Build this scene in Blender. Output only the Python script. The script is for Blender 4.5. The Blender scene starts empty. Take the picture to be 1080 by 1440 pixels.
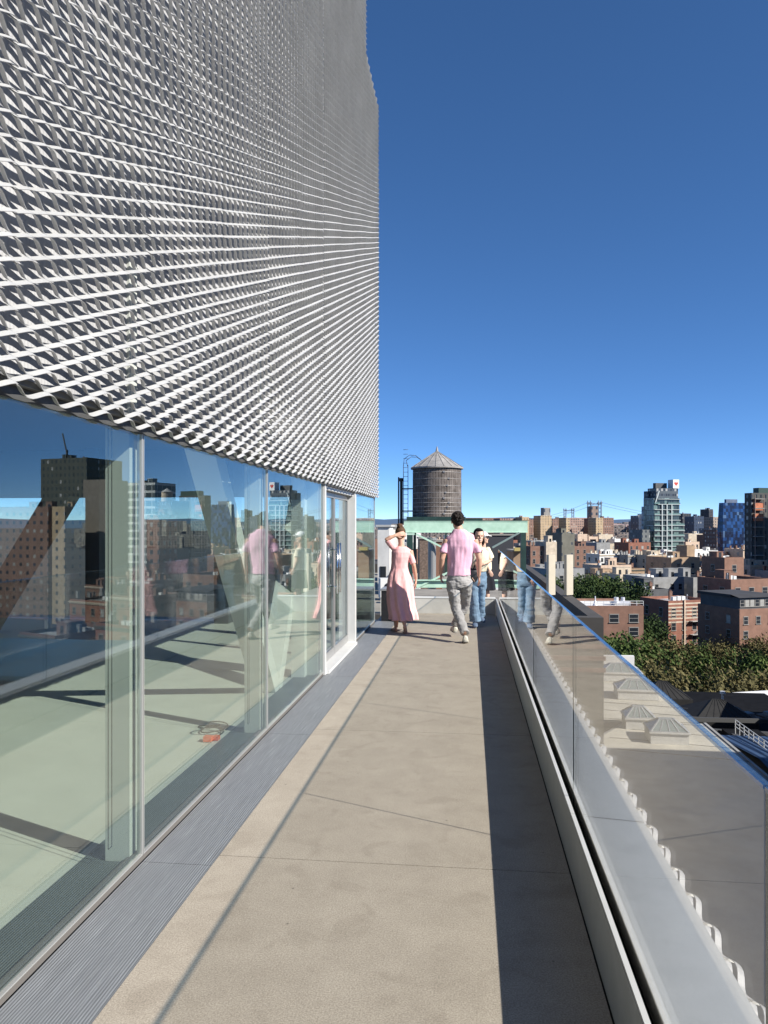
import bpy, bmesh, math, random
from mathutils import Vector, Matrix, noise
R = math.radians
random.seed(7)
sc = bpy.context.scene
C = sc.collection

# ------------------------------------------------------------------ camera, sky, sun, exposure
YAW = R(6.57); FPX = 1050.0; EYE = 1.6
cam_d = bpy.data.cameras.new('camera'); cam = bpy.data.objects.new('camera', cam_d); C.objects.link(cam)
cam.location = (0, 0, EYE); cam.rotation_euler = (R(90), 0, YAW)
cam_d.sensor_fit = 'VERTICAL'; cam_d.sensor_height = 36; cam_d.lens = 36*FPX/1440
cam_d.shift_y = 18/1440
cam_d.clip_start = .05; cam_d.clip_end = 20000
sc.camera = cam
sc.render.engine = 'CYCLES'
sc.cycles.max_bounces = 10; sc.cycles.transparent_max_bounces = 24
sc.cycles.glossy_bounces = 5; sc.cycles.diffuse_bounces = 3
sc.cycles.use_denoising = True
sc.cycles.caustics_reflective = False; sc.cycles.caustics_refractive = False

SUN_EL = 35.2
to_sun = Vector((.917, -.399, 0)).normalized() * math.cos(R(SUN_EL)); to_sun.z = math.sin(R(SUN_EL))
sd = bpy.data.lights.new('sun', 'SUN'); sun = bpy.data.objects.new('sun', sd); C.objects.link(sun)
sd.energy = 4.6; sd.angle = R(.5); sd.color = (1, .955, .88)
sun.rotation_euler = to_sun.to_track_quat('Z', 'Y').to_euler(); sun.location = (30, -15, 40)
w = bpy.data.worlds.new('World'); sc.world = w; w.use_nodes = True
nt = w.node_tree; bg = nt.nodes['Background']
sky = nt.nodes.new('ShaderNodeTexSky'); sky.sky_type = 'NISHITA'; sky.sun_disc = False
sky.sun_elevation = R(SUN_EL); sky.sun_rotation = math.atan2(to_sun.x, to_sun.y)
sky.altitude = 8000; sky.air_density = 1.0; sky.dust_density = 0.0; sky.ozone_density = 3.0
hs = nt.nodes.new('ShaderNodeHueSaturation'); hs.inputs['Saturation'].default_value = 1.25; hs.inputs['Hue'].default_value = .503
gm = nt.nodes.new('ShaderNodeGamma'); gm.inputs[1].default_value = .82
nt.links.new(sky.outputs[0], gm.inputs[0]); nt.links.new(gm.outputs[0], hs.inputs['Color']); nt.links.new(hs.outputs[0], bg.inputs[0])
bg.inputs[1].default_value = .138
sc.view_settings.view_transform = 'Standard'; sc.view_settings.look = 'None'
sc.view_settings.exposure = .85; sc.view_settings.gamma = 1

# ------------------------------------------------------------------ helpers
def tag(o, label=None, cat=None, group=None, kind=None):
    if label: o['label'] = label
    if cat: o['category'] = cat
    if group: o['group'] = group
    if kind: o['kind'] = kind
    return o
def empty(name, loc=(0,0,0), rz=0, label=None, cat=None, group=None, kind=None, parent=None):
    o = bpy.data.objects.new(name, None); C.objects.link(o)
    o.location = loc; o.rotation_euler = (0,0,rz); o.empty_display_size = .2
    if parent: o.parent = parent
    return tag(o, label, cat, group, kind)
class MB:
    def __init__(s): s.v = []; s.f = []
    def box(s, x0,x1,y0,y1,z0,z1):
        n = len(s.v)
        s.v += [(x0,y0,z0),(x1,y0,z0),(x1,y1,z0),(x0,y1,z0),(x0,y0,z1),(x1,y0,z1),(x1,y1,z1),(x0,y1,z1)]
        for f in ((0,3,2,1),(4,5,6,7),(0,1,5,4),(1,2,6,5),(2,3,7,6),(3,0,4,7)): s.f.append(tuple(n+i for i in f))
        return s
    def poly(s, pts):
        n = len(s.v); s.v += [tuple(p) for p in pts]; s.f.append(tuple(range(n, n+len(pts)))); return s
    def tube(s, p0, p1, r0, r1=None, n=8):
        if r1 is None: r1 = r0
        p0 = Vector(p0); p1 = Vector(p1); d = (p1-p0).normalized()
        a = d.orthogonal().normalized(); b = d.cross(a); k = len(s.v)
        for p, r in ((p0,r0),(p1,r1)):
            for i in range(n):
                t = 2*math.pi*i/n; s.v.append(tuple(p + r*(math.cos(t)*a + math.sin(t)*b)))
        for i in range(n): j = (i+1)%n; s.f.append((k+i,k+j,k+n+j,k+n+i))
        s.f.append(tuple(k+n-1-i for i in range(n))); s.f.append(tuple(k+n+i for i in range(n)))
        return s
    def bar(s, p0, p1, wd, th, up=(0,0,1)):
        p0 = Vector(p0); p1 = Vector(p1); d = (p1-p0).normalized()
        a = d.cross(Vector(up)).normalized(); b = a.cross(d); k = len(s.v)
        for p in (p0,p1):
            for sa, sb in ((-1,-1),(1,-1),(1,1),(-1,1)): s.v.append(tuple(p + a*sa*wd/2 + b*sb*th/2))
        for i in range(4): j = (i+1)%4; s.f.append((k+i,k+j,k+4+j,k+4+i))
        s.f.append((k+3,k+2,k+1,k)); s.f.append((k+4,k+5,k+6,k+7)); return s
    def prism(s, pts, h0, h1):            # outline in xy extruded in z
        n = len(s.v); m = len(pts)
        s.v += [(x,y,h0) for x,y in pts] + [(x,y,h1) for x,y in pts]
        s.f.append(tuple(n+m-1-i for i in range(m))); s.f.append(tuple(n+m+i for i in range(m)))
        for i in range(m): j = (i+1)%m; s.f.append((n+i,n+j,n+m+j,n+m+i))
        return s
    def mesh(s, name, mt=None, smooth=False, fix=True):
        me = bpy.data.meshes.new(name); me.from_pydata(s.v, [], s.f)
        if fix:
            b = bmesh.new(); b.from_mesh(me); bmesh.ops.recalc_face_normals(b, faces=b.faces); b.to_mesh(me); b.free()
        if mt: me.materials.append(mt)
        if smooth:
            for p in me.polygons: p.use_smooth = True
        return me
    def build(s, name, mt, parent=None, smooth=False, fix=True):
        o = bpy.data.objects.new(name, s.mesh(name, mt, smooth, fix)); C.objects.link(o)
        if parent: o.parent = parent
        return o
def inst(name, me, parent=None, loc=(0,0,0), rz=0, scale=None):
    o = bpy.data.objects.new(name, me); C.objects.link(o); o.location = loc; o.rotation_euler = (0,0,rz)
    if scale: o.scale = scale
    if parent: o.parent = parent
    return o
def copy_tree(o, parent=None):
    c = o.copy(); C.objects.link(c); c.parent = parent
    for ch in list(o.children): copy_tree(ch, c)
    return c
def lin(c):
    return tuple(((x/255)/12.92 if x/255 <= .04045 else ((x/255+.055)/1.055)**2.4) for x in c)

# camera maths: pixel of the 1080x1440 photo + distance along the view axis -> world point
cy, sy = math.cos(YAW), math.sin(YAW)
def P(px, py, t):
    u = (px-540)/FPX; v = (py-738)/FPX
    return Vector(((u*cy - sy)*t, (u*sy + cy)*t, EYE - v*t))
def zat(py, t): return EYE - (py-738)/FPX*t

# ------------------------------------------------------------------ materials
MATS = {}
def mat(name, col, rough=.6, metal=0, var=.0, scale=4, bump=0, bscale=60, spec=.5, col2=None, obj=True, detail=6):
    if name in MATS: return MATS[name]
    m = bpy.data.materials.new(name); m.use_nodes = True; MATS[name] = m
    t = m.node_tree; b = t.nodes['Principled BSDF']
    b.inputs['Base Color'].default_value = (*col, 1); b.inputs['Roughness'].default_value = rough
    b.inputs['Metallic'].default_value = metal; b.inputs['Specular IOR Level'].default_value = spec
    tc = t.nodes.new('ShaderNodeTexCoord')
    if var or col2:
        n = t.nodes.new('ShaderNodeTexNoise'); n.inputs['Scale'].default_value = scale; n.inputs['Detail'].default_value = detail
        n.inputs['Roughness'].default_value = .65
        t.links.new(tc.outputs['Object'], n.inputs['Vector'])
        r = t.nodes.new('ShaderNodeValToRGB'); r.color_ramp.elements[0].position = .35; r.color_ramp.elements[1].position = .68
        c0 = tuple(x*(1-var) for x in col); c1 = col2 if col2 else tuple(min(1,x*(1+var)) for x in col)
        r.color_ramp.elements[0].color = (*c0,1); r.color_ramp.elements[1].color = (*c1,1)
        t.links.new(n.outputs[0], r.inputs[0]); t.links.new(r.outputs[0], b.inputs['Base Color'])
    if bump:
        n2 = t.nodes.new('ShaderNodeTexNoise'); n2.inputs['Scale'].default_value = bscale; n2.inputs['Detail'].default_value = 4
        t.links.new(tc.outputs['Object'], n2.inputs['Vector'])
        bp = t.nodes.new('ShaderNodeBump'); bp.inputs['Strength'].default_value = bump; bp.inputs['Distance'].default_value = .01
        t.links.new(n2.outputs[0], bp.inputs['Height']); t.links.new(bp.outputs[0], b.inputs['Normal'])
    return m
def glass(name, ior, tint, base=0.0, rough=0.0, gcol=(1,1,1)):
    m = bpy.data.materials.new(name); m.use_nodes = True; MATS[name] = m
    t = m.node_tree; t.nodes.remove(t.nodes['Principled BSDF']); out = t.nodes['Material Output']
    g = t.nodes.new('ShaderNodeNewGeometry')
    mx = t.nodes.new('ShaderNodeMix'); mx.inputs[2].default_value = ior; mx.inputs[3].default_value = 1/ior
    t.links.new(g.outputs['Backfacing'], mx.inputs[0])
    f = t.nodes.new('ShaderNodeFresnel'); t.links.new(mx.outputs[0], f.inputs['IOR'])
    a = t.nodes.new('ShaderNodeMapRange'); a.inputs[3].default_value = base; a.inputs[4].default_value = 1
    t.links.new(f.outputs[0], a.inputs[0])
    tr = t.nodes.new('ShaderNodeBsdfTransparent'); tr.inputs[0].default_value = (*tint,1)
    gl = t.nodes.new('ShaderNodeBsdfGlossy'); gl.inputs['Roughness'].default_value = rough; gl.inputs[0].default_value = (*gcol,1)
    ms = t.nodes.new('ShaderNodeMixShader')
    t.links.new(a.outputs[0], ms.inputs[0]); t.links.new(tr.outputs[0], ms.inputs[1]); t.links.new(gl.outputs[0], ms.inputs[2])
    t.links.new(ms.outputs[0], out.inputs[0]); return m

def concrete_mat():
    m = mat('terrace_concrete', (.40,.355,.29), .85, bump=.14, bscale=260)
    t = m.node_tree; b = t.nodes['Principled BSDF']; tc = t.nodes['Texture Coordinate']
    n1 = t.nodes.new('ShaderNodeTexNoise'); n1.inputs['Scale'].default_value = 3.2; n1.inputs['Detail'].default_value = 12; n1.inputs['Roughness'].default_value = .78
    n2 = t.nodes.new('ShaderNodeTexNoise'); n2.inputs['Scale'].default_value = 160; n2.inputs['Detail'].default_value = 2
    n3 = t.nodes.new('ShaderNodeTexVoronoi'); n3.inputs['Scale'].default_value = 7
    for n in (n1,n2,n3): t.links.new(tc.outputs['Object'], n.inputs['Vector'])
    r1 = t.nodes.new('ShaderNodeValToRGB'); e = r1.color_ramp.elements
    e[0].position = .3; e[0].color = (.335,.292,.235,1); e[1].position = .66; e[1].color = (.425,.375,.305,1)
    r2 = t.nodes.new('ShaderNodeValToRGB'); e = r2.color_ramp.elements
    e[0].position = .3; e[0].color = (.70,.70,.70,1); e[1].position = .72; e[1].color = (1.2,1.2,1.2,1)
    r3 = t.nodes.new('ShaderNodeValToRGB'); e = r3.color_ramp.elements
    e[0].position = 0.0; e[0].color = (.12,.115,.11,1); e[1].position = .06; e[1].color = (1,1,1,1)
    t.links.new(n1.outputs[0], r1.inputs[0]); t.links.new(n2.outputs[0], r2.inputs[0]); t.links.new(n3.outputs['Distance'], r3.inputs[0])
    m1 = t.nodes.new('ShaderNodeMix'); m1.data_type = 'RGBA'; m1.blend_type = 'MULTIPLY'; m1.inputs[0].default_value = 1
    t.links.new(r1.outputs[0], m1.inputs[6]); t.links.new(r2.outputs[0], m1.inputs[7])
    m2 = t.nodes.new('ShaderNodeMix'); m2.data_type = 'RGBA'; m2.blend_type = 'MULTIPLY'; m2.inputs[0].default_value = .8
    t.links.new(m1.outputs[2], m2.inputs[6]); t.links.new(r3.outputs[0], m2.inputs[7])
    n4 = t.nodes.new('ShaderNodeTexNoise'); n4.inputs['Scale'].default_value = 4.5; n4.inputs['Detail'].default_value = 5; n4.inputs['Distortion'].default_value = 1.2
    t.links.new(tc.outputs['Object'], n4.inputs['Vector'])
    r4 = t.nodes.new('ShaderNodeValToRGB'); e = r4.color_ramp.elements
    e[0].position = .33; e[0].color = (.86,.85,.84,1); e[1].position = .46; e[1].color = (1,1,1,1)
    t.links.new(n4.outputs[0], r4.inputs[0])
    m3 = t.nodes.new('ShaderNodeMix'); m3.data_type = 'RGBA'; m3.blend_type = 'MULTIPLY'; m3.inputs[0].default_value = .7
    t.links.new(m2.outputs[2], m3.inputs[6]); t.links.new(r4.outputs[0], m3.inputs[7])
    t.links.new(m3.outputs[2], b.inputs['Base Color']); return m

def facade(name, wall, win=(.03,.035,.045), sp=2.6, fh=3.1, wf=(.3,.7), zf=(.3,.78), var=.15, rough=.8, band=None, wrough=.25, lite=(.35,.34,.32), litep=.25):
    """brick or metal wall with a grid of windows, in object space, for towers far away"""
    if name in MATS: return MATS[name]
    m = bpy.data.materials.new(name); m.use_nodes = True; MATS[name] = m
    t = m.node_tree; L = t.links; b = t.nodes['Principled BSDF']
    tc = t.nodes.new('ShaderNodeTexCoord'); sp_ = t.nodes.new('ShaderNodeSeparateXYZ'); sn = t.nodes.new('ShaderNodeSeparateXYZ')
    L.new(tc.outputs['Object'], sp_.inputs[0]); L.new(tc.outputs['Normal'], sn.inputs[0])
    def mth(op, a, b_=None, c=None):
        n = t.nodes.new('ShaderNodeMath'); n.operation = op
        for i, x in enumerate((a,b_,c)):
            if x is None: continue
            if isinstance(x, (int,float)): n.inputs[i].default_value = x
            else: L.new(x, n.inputs[i])
        return n.outputs[0]
    ny = mth('GREATER_THAN', mth('ABSOLUTE', sn.outputs[1]), .5)
    nz = mth('GREATER_THAN', mth('ABSOLUTE', sn.outputs[2]), .5)
    h = mth('ADD', mth('MULTIPLY', sp_.outputs[0], ny), mth('MULTIPLY', sp_.outputs[1], mth('SUBTRACT', 1, ny)))
    hs = mth('ADD', mth('DIVIDE', h, sp), 100.5); zs = mth('ADD', mth('DIVIDE', sp_.outputs[2], fh), 100)
    hf = mth('FRACT', hs); z_f = mth('FRACT', zs)
    def inside(x, lo, hi): return mth('MULTIPLY', mth('GREATER_THAN', x, lo), mth('LESS_THAN', x, hi))
    wm = mth('MULTIPLY', mth('MULTIPLY', inside(hf,*wf), inside(z_f,*zf)), mth('SUBTRACT', 1, nz))
    cmb = t.nodes.new('ShaderNodeCombineXYZ'); L.new(mth('FLOOR', hs), cmb.inputs[0]); L.new(mth('FLOOR', zs), cmb.inputs[1]); L.new(ny, cmb.inputs[2])
    wn = t.nodes.new('ShaderNodeTexWhiteNoise'); L.new(cmb.outputs[0], wn.inputs['Vector'])
    wr = t.nodes.new('ShaderNodeValToRGB'); wr.color_ramp.interpolation = 'CONSTANT'; e = wr.color_ramp.elements
    e[0].position = 0; e[0].color = (*win,1); e[1].position = 1-litep; e[1].color = (*lite,1)
    x = e.new(.45); x.color = (*[q*1.9 for q in win],1)
    L.new(wn.outputs['Value'], wr.inputs[0])
    no = t.nodes.new('ShaderNodeTexNoise'); no.inputs['Scale'].default_value = .35; no.inputs['Detail'].default_value = 8
    L.new(tc.outputs['Object'], no.inputs['Vector'])
    cr = t.nodes.new('ShaderNodeValToRGB'); e = cr.color_ramp.elements; e[0].position = .3; e[1].position = .7
    e[0].color = (*[q*(1-var) for q in wall],1); e[1].color = (*[min(1,q*(1+var)) for q in wall],1)
    L.new(no.outputs[0], cr.inputs[0]); base = cr.outputs[0]
    if band:
        mb = t.nodes.new('ShaderNodeMix'); mb.data_type = 'RGBA'; L.new(inside(z_f, 0, .16), mb.inputs[0]); L.new(base, mb.inputs[6]); mb.inputs[7].default_value = (*band,1); base = mb.outputs[2]
    mx = t.nodes.new('ShaderNodeMix'); mx.data_type = 'RGBA'; L.new(wm, mx.inputs[0]); L.new(base, mx.inputs[6]); L.new(wr.outputs[0], mx.inputs[7])
    L.new(mx.outputs[2], b.inputs['Base Color'])
    L.new(mth('ADD', mth('MULTIPLY', wm, wrough-rough), rough), b.inputs['Roughness'])
    return m

def grooved(name, col, rough, metal, per, axis=0, depth=.6, col2=None):
    m = mat(name, col, rough, metal, var=.12, scale=3)
    t = m.node_tree; b = t.nodes['Principled BSDF']; tc = t.nodes['Texture Coordinate']
    wv = t.nodes.new('ShaderNodeTexWave'); wv.bands_direction = 'XYZ'[axis]; wv.inputs['Scale'].default_value = 1/per/3.1416*1.0
    t.links.new(tc.outputs['Object'], wv.inputs['Vector'])
    bp = t.nodes.new('ShaderNodeBump'); bp.inputs['Strength'].default_value = depth; bp.inputs['Distance'].default_value = per*.4
    if col2:
        mp = t.nodes.new('ShaderNodeMapping'); mp.inputs['Scale'].default_value = (60,1.5,1); t.links.new(tc.outputs['Object'], mp.inputs[0])
        ns_ = t.nodes.new('ShaderNodeTexNoise'); ns_.inputs['Scale'].default_value = 2; ns_.inputs['Detail'].default_value = 6; ns_.inputs['Roughness'].default_value = .75; t.links.new(mp.outputs[0], ns_.inputs['Vector'])
        rp = t.nodes.new('ShaderNodeValToRGB'); e = rp.color_ramp.elements; e[0].position = .3; e[0].color = (*[x*.6 for x in col],1); e[1].position = .74; e[1].color = (*col2,1); x_ = e.new(.6); x_.color = (*col,1)
        t.links.new(ns_.outputs[0], rp.inputs[0]); t.links.new(rp.outputs[0], b.inputs['Base Color'])
    t.links.new(wv.outputs['Fac'], bp.inputs['Height']); t.links.new(bp.outputs[0], b.inputs['Normal'])
    return m

alu = mat('anodised_aluminium', (.62,.62,.61), .42, .55, var=.06, scale=9)
alu_white = mat('white_metal', (.66,.66,.64), .4, .1, var=.05, scale=6)
mesh_metal = mat('mesh_aluminium', (.66,.66,.65), .42, .5, var=.08, scale=3)
backing_m = grooved('ribbed_backing', (.41,.41,.415), .9, .0, .022, axis=1, depth=.2)
dark_m = mat('dark_gap', (.012,.012,.013), .8)
soffit_m = mat('soffit_grey', (.16,.16,.155), .6)
frame_m = mat('window_frame', (.55,.55,.53), .35, .5)
conc = concrete_mat()
grate_m = grooved('grate_aluminium', (.25,.262,.275), .5, .15, .012, axis=0, depth=.35, col2=(.5,.52,.55))
wall_glass = glass('facade_glass', 1.75, (.895,.94,.915), base=.05, gcol=(.93,.97,.98))
rail_glass = glass('rail_glass', 1.5, (.93,.93,.918), base=.0)
edge_m = glass('glass_edge', 1.6, (.62,.72,.80), base=.10)
int_floor = mat('interior_floor', (.60,.60,.54), .5, var=.06, scale=1.2)
int_wall = mat('interior_wall', (.42,.44,.42), .7, var=.05, scale=1)
white_paint = mat('brace_white', (.78,.80,.76), .5, var=.03, scale=2)
# ------------------------------------------------------------------ ground and far terrain
GZ = -31.0
g = MB(); g.poly([(-9000,-4000,GZ),(9000,-4000,GZ),(9000,14000,GZ),(-9000,14000,GZ)])
tag(g.build('ground', mat('asphalt', (.055,.055,.058), .9, var=.3, scale=.05)), kind='structure')

# ------------------------------------------------------------------ terrace floor
JO = [-4.0+2.25*k - .25 for k in range(9)]     # joints across the walkway, one at 3.5
JO = [3.5 + 2.25*k for k in range(-4, 5)]
d = MB(); ys = [-6.0] + [y for y in JO] + [13.5]
for a, b in zip(ys[:-1], ys[1:]):
    d.box(-1.205, .455, a+.003, b-.003, -.05, 0)
tag(d.build('deck', conc), kind='structure')
d = MB(); d.box(-1.53, .48, -6, 13.5, -.12, -.052)
tag(d.build('deck_base', dark_m), kind='structure')
d = MB()
for k, (a, b) in enumerate(zip([-6,-3.2,-1,1.2,3.4,5.6,7.8,10.0], [-3.2,-1,1.2,3.4,5.6,7.8,10.0,13.5])):
    d.box(-1.548, -1.212, a+.002, b-.002, -.05, -.004)
    d.box(-1.2095, -1.2065, a, b, -.05, -.002)
tag(d.build('floor_grate', grate_m), 'long blue grey ribbed metal floor grate running beside the glass wall', 'grate')
r_ = MB(); r_.box(-1.6, .78, 13.78, 18.6, -.3, 0)
tag(r_.build('roof_terrace', mat('roof_membrane', (.24,.22,.19), .9, var=.25, scale=1.5)), kind='structure')

# ------------------------------------------------------------------ parapet with its glass rail
par = empty('parapet', (.62,5,0), 0, 'low pale metal parapet with a dark slot and wide sloping ledge along the walkway', 'parapet')
def loc(o, par_):                                   # keep world coordinates under a moved empty
    o.location = o.location - par_.location; return o
pj = [-6, -3.25, -1.0, 1.25, 3.5, 5.75, 8.0, 10.25, 12.5, 13.5]
pin = MB(); cap = MB(); led = MB(); cap2 = MB()
for a, b in zip(pj[:-1], pj[1:]):
    pin.box(.46, .4645, a+.003, b-.003, .006, .262)
    cap.box(.4605, .478, a+.0025, b-.0025, .264, .275)
    cap2.box(.512, .524, a+.0025, b-.0025, .2, .278)
    led.poly([(.5245,a+.003,.266),(.785,a+.003,.250),(.785,b-.003,.250),(.5245,b-.003,.266)])
    led.poly([(.785,a+.003,.250),(.785,a+.003,.17),(.785,b-.003,.17),(.785,b-.003,.250)])
ledge_m = mat('ledge_metal', (.56,.585,.60), .45, .15, var=.05, scale=5)
loc(pin.build('inner_panel', mat('parapet_grey', (.40,.41,.40), .6, .1, var=.06, scale=7), par), par)
loc(cap.build('inner_cap', alu_white, par), par); loc(cap2.build('outer_cap', alu_white, par), par)
loc(led.build('ledge', ledge_m, par), par)
co = MB(); co.box(.466, .4775, -6, 13.5, -.2, .262); co.box(.4776,.5115,-6,13.5,-.2,.05); co.box(.5116,.5235,-6,13.5,-.2,.199); co.box(.5238,.78,-6,13.5,-.2,.244)
loc(co.build('slot_core', dark_m, par), par)
ec = MB(); ec.box(-1.62, .458, 13.5, 13.76, -.1, .27); ec.box(-1.62,.458,13.495,13.765,.2705,.28)
tag(ec.build('end_curb', mat('curb_white', (.60,.60,.57), .7, var=.07, scale=5)), 'low white curb crossing the far end of the walkway', 'curb')
# rail: one thing, a glass panel per bay
rail = empty('glass_rail', (.495, 5, .1), 0, 'frameless clear glass balustrade rising from the parapet slot with bluish top edge', 'railing')
gj = [-5.5, -3.2, -.9, 1.33, 3.72, 6.02, 8.32, 10.62, 12.0, 13.45]
for a, b in zip(gj[:-1], gj[1:]):
    q = MB(); q.box(.4960, .5070, a+.004, b-.004, .052, 1.15)
    o = loc(q.build('glass_panel', rail_glass, rail), rail)
    q = MB(); q.box(.4945, .5085, a+.004, b-.004, 1.1505, 1.158)
    e = q.build('top_edge', edge_m, o)
    q = MB(); q.box(.4985,.5045, a+.0005, a+.0035, .052, 1.15); q.build('edge_seam', mat('seam_dark', (.02,.03,.03), .4), o)
# joint seals

# ------------------------------------------------------------------ museum building
mus = empty('museum_building', (-1.55, 6, 0), 0, 'white mesh clad museum block with a glass walled gallery at terrace level', 'building')
def mpart(mb, name, mt, **k): return loc(mb.build(name, mt, mus, **k), mus)
b = MB()
b.box(-12, -1.62, -12, 10.55, 2.95, 11.5); b.box(-12, -1.62, 10.55, 12.1, 2.95, 8.42)
mpart(b, 'wall', backing_m)
b = MB(); b.box(-1.70,-1.615,-12,12.1,2.10,2.949); mpart(b, 'wall', backing_m)
b = MB(); b.box(-1.614,-1.515,-12,12.12,2.075,2.098); mpart(b, 'soffit', soffit_m)
b = MB(); b.box(-1.6,-1.545,-12,12.15,2.03,2.084); mpart(b, 'head_rail', mat('head_dark', (.10,.10,.10), .5, .3))
b = MB(); b.box(-12,-1.53,-12,13.45,-31,-.125); mpart(b, 'wall', int_wall)
b = MB(); b.box(-1.52,.78,-12,18.6,-31,-.31); mpart(b, 'wall', mesh_metal)
b = MB(); b.box(-12,-1.60,-6,12.1,-.124,-.001); mpart(b, 'gallery_floor', int_floor)
b = MB(); b.box(-1.84,-1.605,-6,12.1,0.0,.004); mpart(b, 'floor_grille', grooved('inner_grille', (.11,.13,.125), .5, .2, .012, axis=0))
b = MB(); b.box(-11.9,-1.71,-6,12.0,2.86,2.949); mpart(b, 'ceiling', mat('ceiling_dark', (.17,.175,.18), .8))
b = MB(); b.box(-11.9,-1.71,11.95,12.09,2.06,2.859); mpart(b, 'ceiling_header', mat('header_dark', (.10,.11,.11), .7))
b = MB(); b.box(-12,-11.6,-6,12.1,0,2.86); mpart(b, 'gallery_wall', int_wall)
b = MB(); b.box(-1.61,-1.55,-6,7.82,.001,.03); b.box(-1.61,-1.55,9.98,12.14,.001,.03); mpart(b, 'sill', mat('sill_metal',(.13,.12,.11),.8,0))
# expanded metal panels
def exp_mesh(nper, nstr, name='mesh_panel'):
    L = .21; hb = .04; wx = .020; wz = .0137; th = .0025
    v = []; f = []; NS = 12
    for k in range(nstr):
        sg = 1 if k%2 == 0 else -1; pr = None
        N = nper*NS
        for j in range(N+1):
            y = j*L/NS; c = math.cos(2*math.pi*j/NS)
            fl = max(-1, min(1, 1.06*c))*sg
            z = k*hb + hb/2 + fl*(hb/2 - wz/2); x = fl*wx/2
            n = len(v)
            tx, tz = th*.707, th*.707
            v += [(x-wx/2, y, z+wz/2), (x+wx/2, y, z-wz/2), (x+wx/2+tx, y, z-wz/2+tz), (x-wx/2+tx, y, z+wz/2+tz)]
            if j:
                for a, b2 in ((0,1),(1,2),(2,3),(3,0)): f.append((n-4+a, n-4+b2, n+b2, n+a))
    me = bpy.data.meshes.new(name); me.from_pydata(v, [], f); me.materials.append(mesh_metal)
    bb = bmesh.new(); bb.from_mesh(me); bmesh.ops.recalc_face_normals(bb, faces=bb.faces); bb.to_mesh(me); bb.free()
    return me
full = exp_mesh(5, 32); part_ = exp_mesh(2, 32)
rnd = random.Random(3)
MX = -1.50
for c in range(-1, 12):
    y0 = 10.7 - 1.05*(10-c) if c < 11 else 11.75
    for r in range(6):
        if c >= 10 and r == 5: continue
        me = full if c < 11 else part_
        dx = (.004 if (c%2) else -.001) + rnd.uniform(-.002,.002)
        loc(inst('mesh_panel', me, mus, (MX+dx, y0, 2.035 + 1.28*r - (.0 if c%2 else .003))), mus)
low = exp_mesh(5, 12)
for c in range(-2, 12):
    loc(inst('mesh_panel', low, mus, (.812, 1.05*c, -.235)), mus)
# window bays
bays = [(-1.0,1.2),(1.2,3.4),(3.4,5.6),(5.6,7.8),(10.02,12.12)]
for a, b_ in bays:
    q = MB()
    q.box(-1.570,-1.545,a+.004,a+.011,.03,2.03); q.box(-1.570,-1.545,b_-.011,b_-.004,.03,2.03)
    q.box(-1.570,-1.545,a+.0112,b_-.0112,.0305,.036); o = mpart(q, 'window', frame_m)
    q = MB(); q.box(-1.566,-1.552,a+.014,b_-.014,.046,2.028); q.build('pane', wall_glass, o)
for y in (-3.2,-1.0,1.2,3.4,5.6,7.8):
    b = MB(); b.box(-1.72,-1.60,y-.03,y+.05,.005,2.86); mpart(b, 'fin', mat('fin_grey', (.52,.54,.50), .55))
b = MB(); b.box(-11.6,-1.6,12.04,12.06,.01,2.06); b.box(-1.6,-1.585,12.0,12.14,.0,2.03); mpart(b, 'end_glazing', wall_glass)
for x in (-4.0, -6.2, -9.0):
    b = MB(); b.box(x-.12,x+.12,11.7,11.95,0,2.86); mpart(b, 'column', mat('column_dark', (.08,.09,.09), .6))
b = MB(); b.bar((-1.95,7.05,.0),(-1.95,4.75,2.86),.16,.22,(1,0,0)); mpart(b, 'brace', white_paint)
b = MB(); b.bar((-1.95,7.15,.0),(-1.95,9.1,2.86),.16,.20,(1,0,0)); mpart(b, 'brace', white_paint)
b = MB(); b.bar(P(-70,960,11),P(92,690,11),.34,.3,(0,1,0)); mpart(b, 'brace', MATS['column_dark'])
b = MB(); b.bar((-2.6,1.6,.0),(-2.6,-.6,2.86),.16,.22,(1,0,0)); mpart(b, 'brace', white_paint)
b = MB(); b.box(-1.86,-1.72,7.66,7.86,0,2.86); mpart(b, 'column', white_paint)
for y in (3.28, 5.46):
    b = MB()
    for dy in (0,.035): b.tube((-1.66,y+dy,.1),(-1.66,y+dy,2.8),.0022,n=5)
    b.tube((-1.66,y,.1),(-1.66,y+.035,.1),.0022,n=5); mpart(b, 'blind_cord', mat('cord_dark', (.05,.05,.05), .6))
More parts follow.
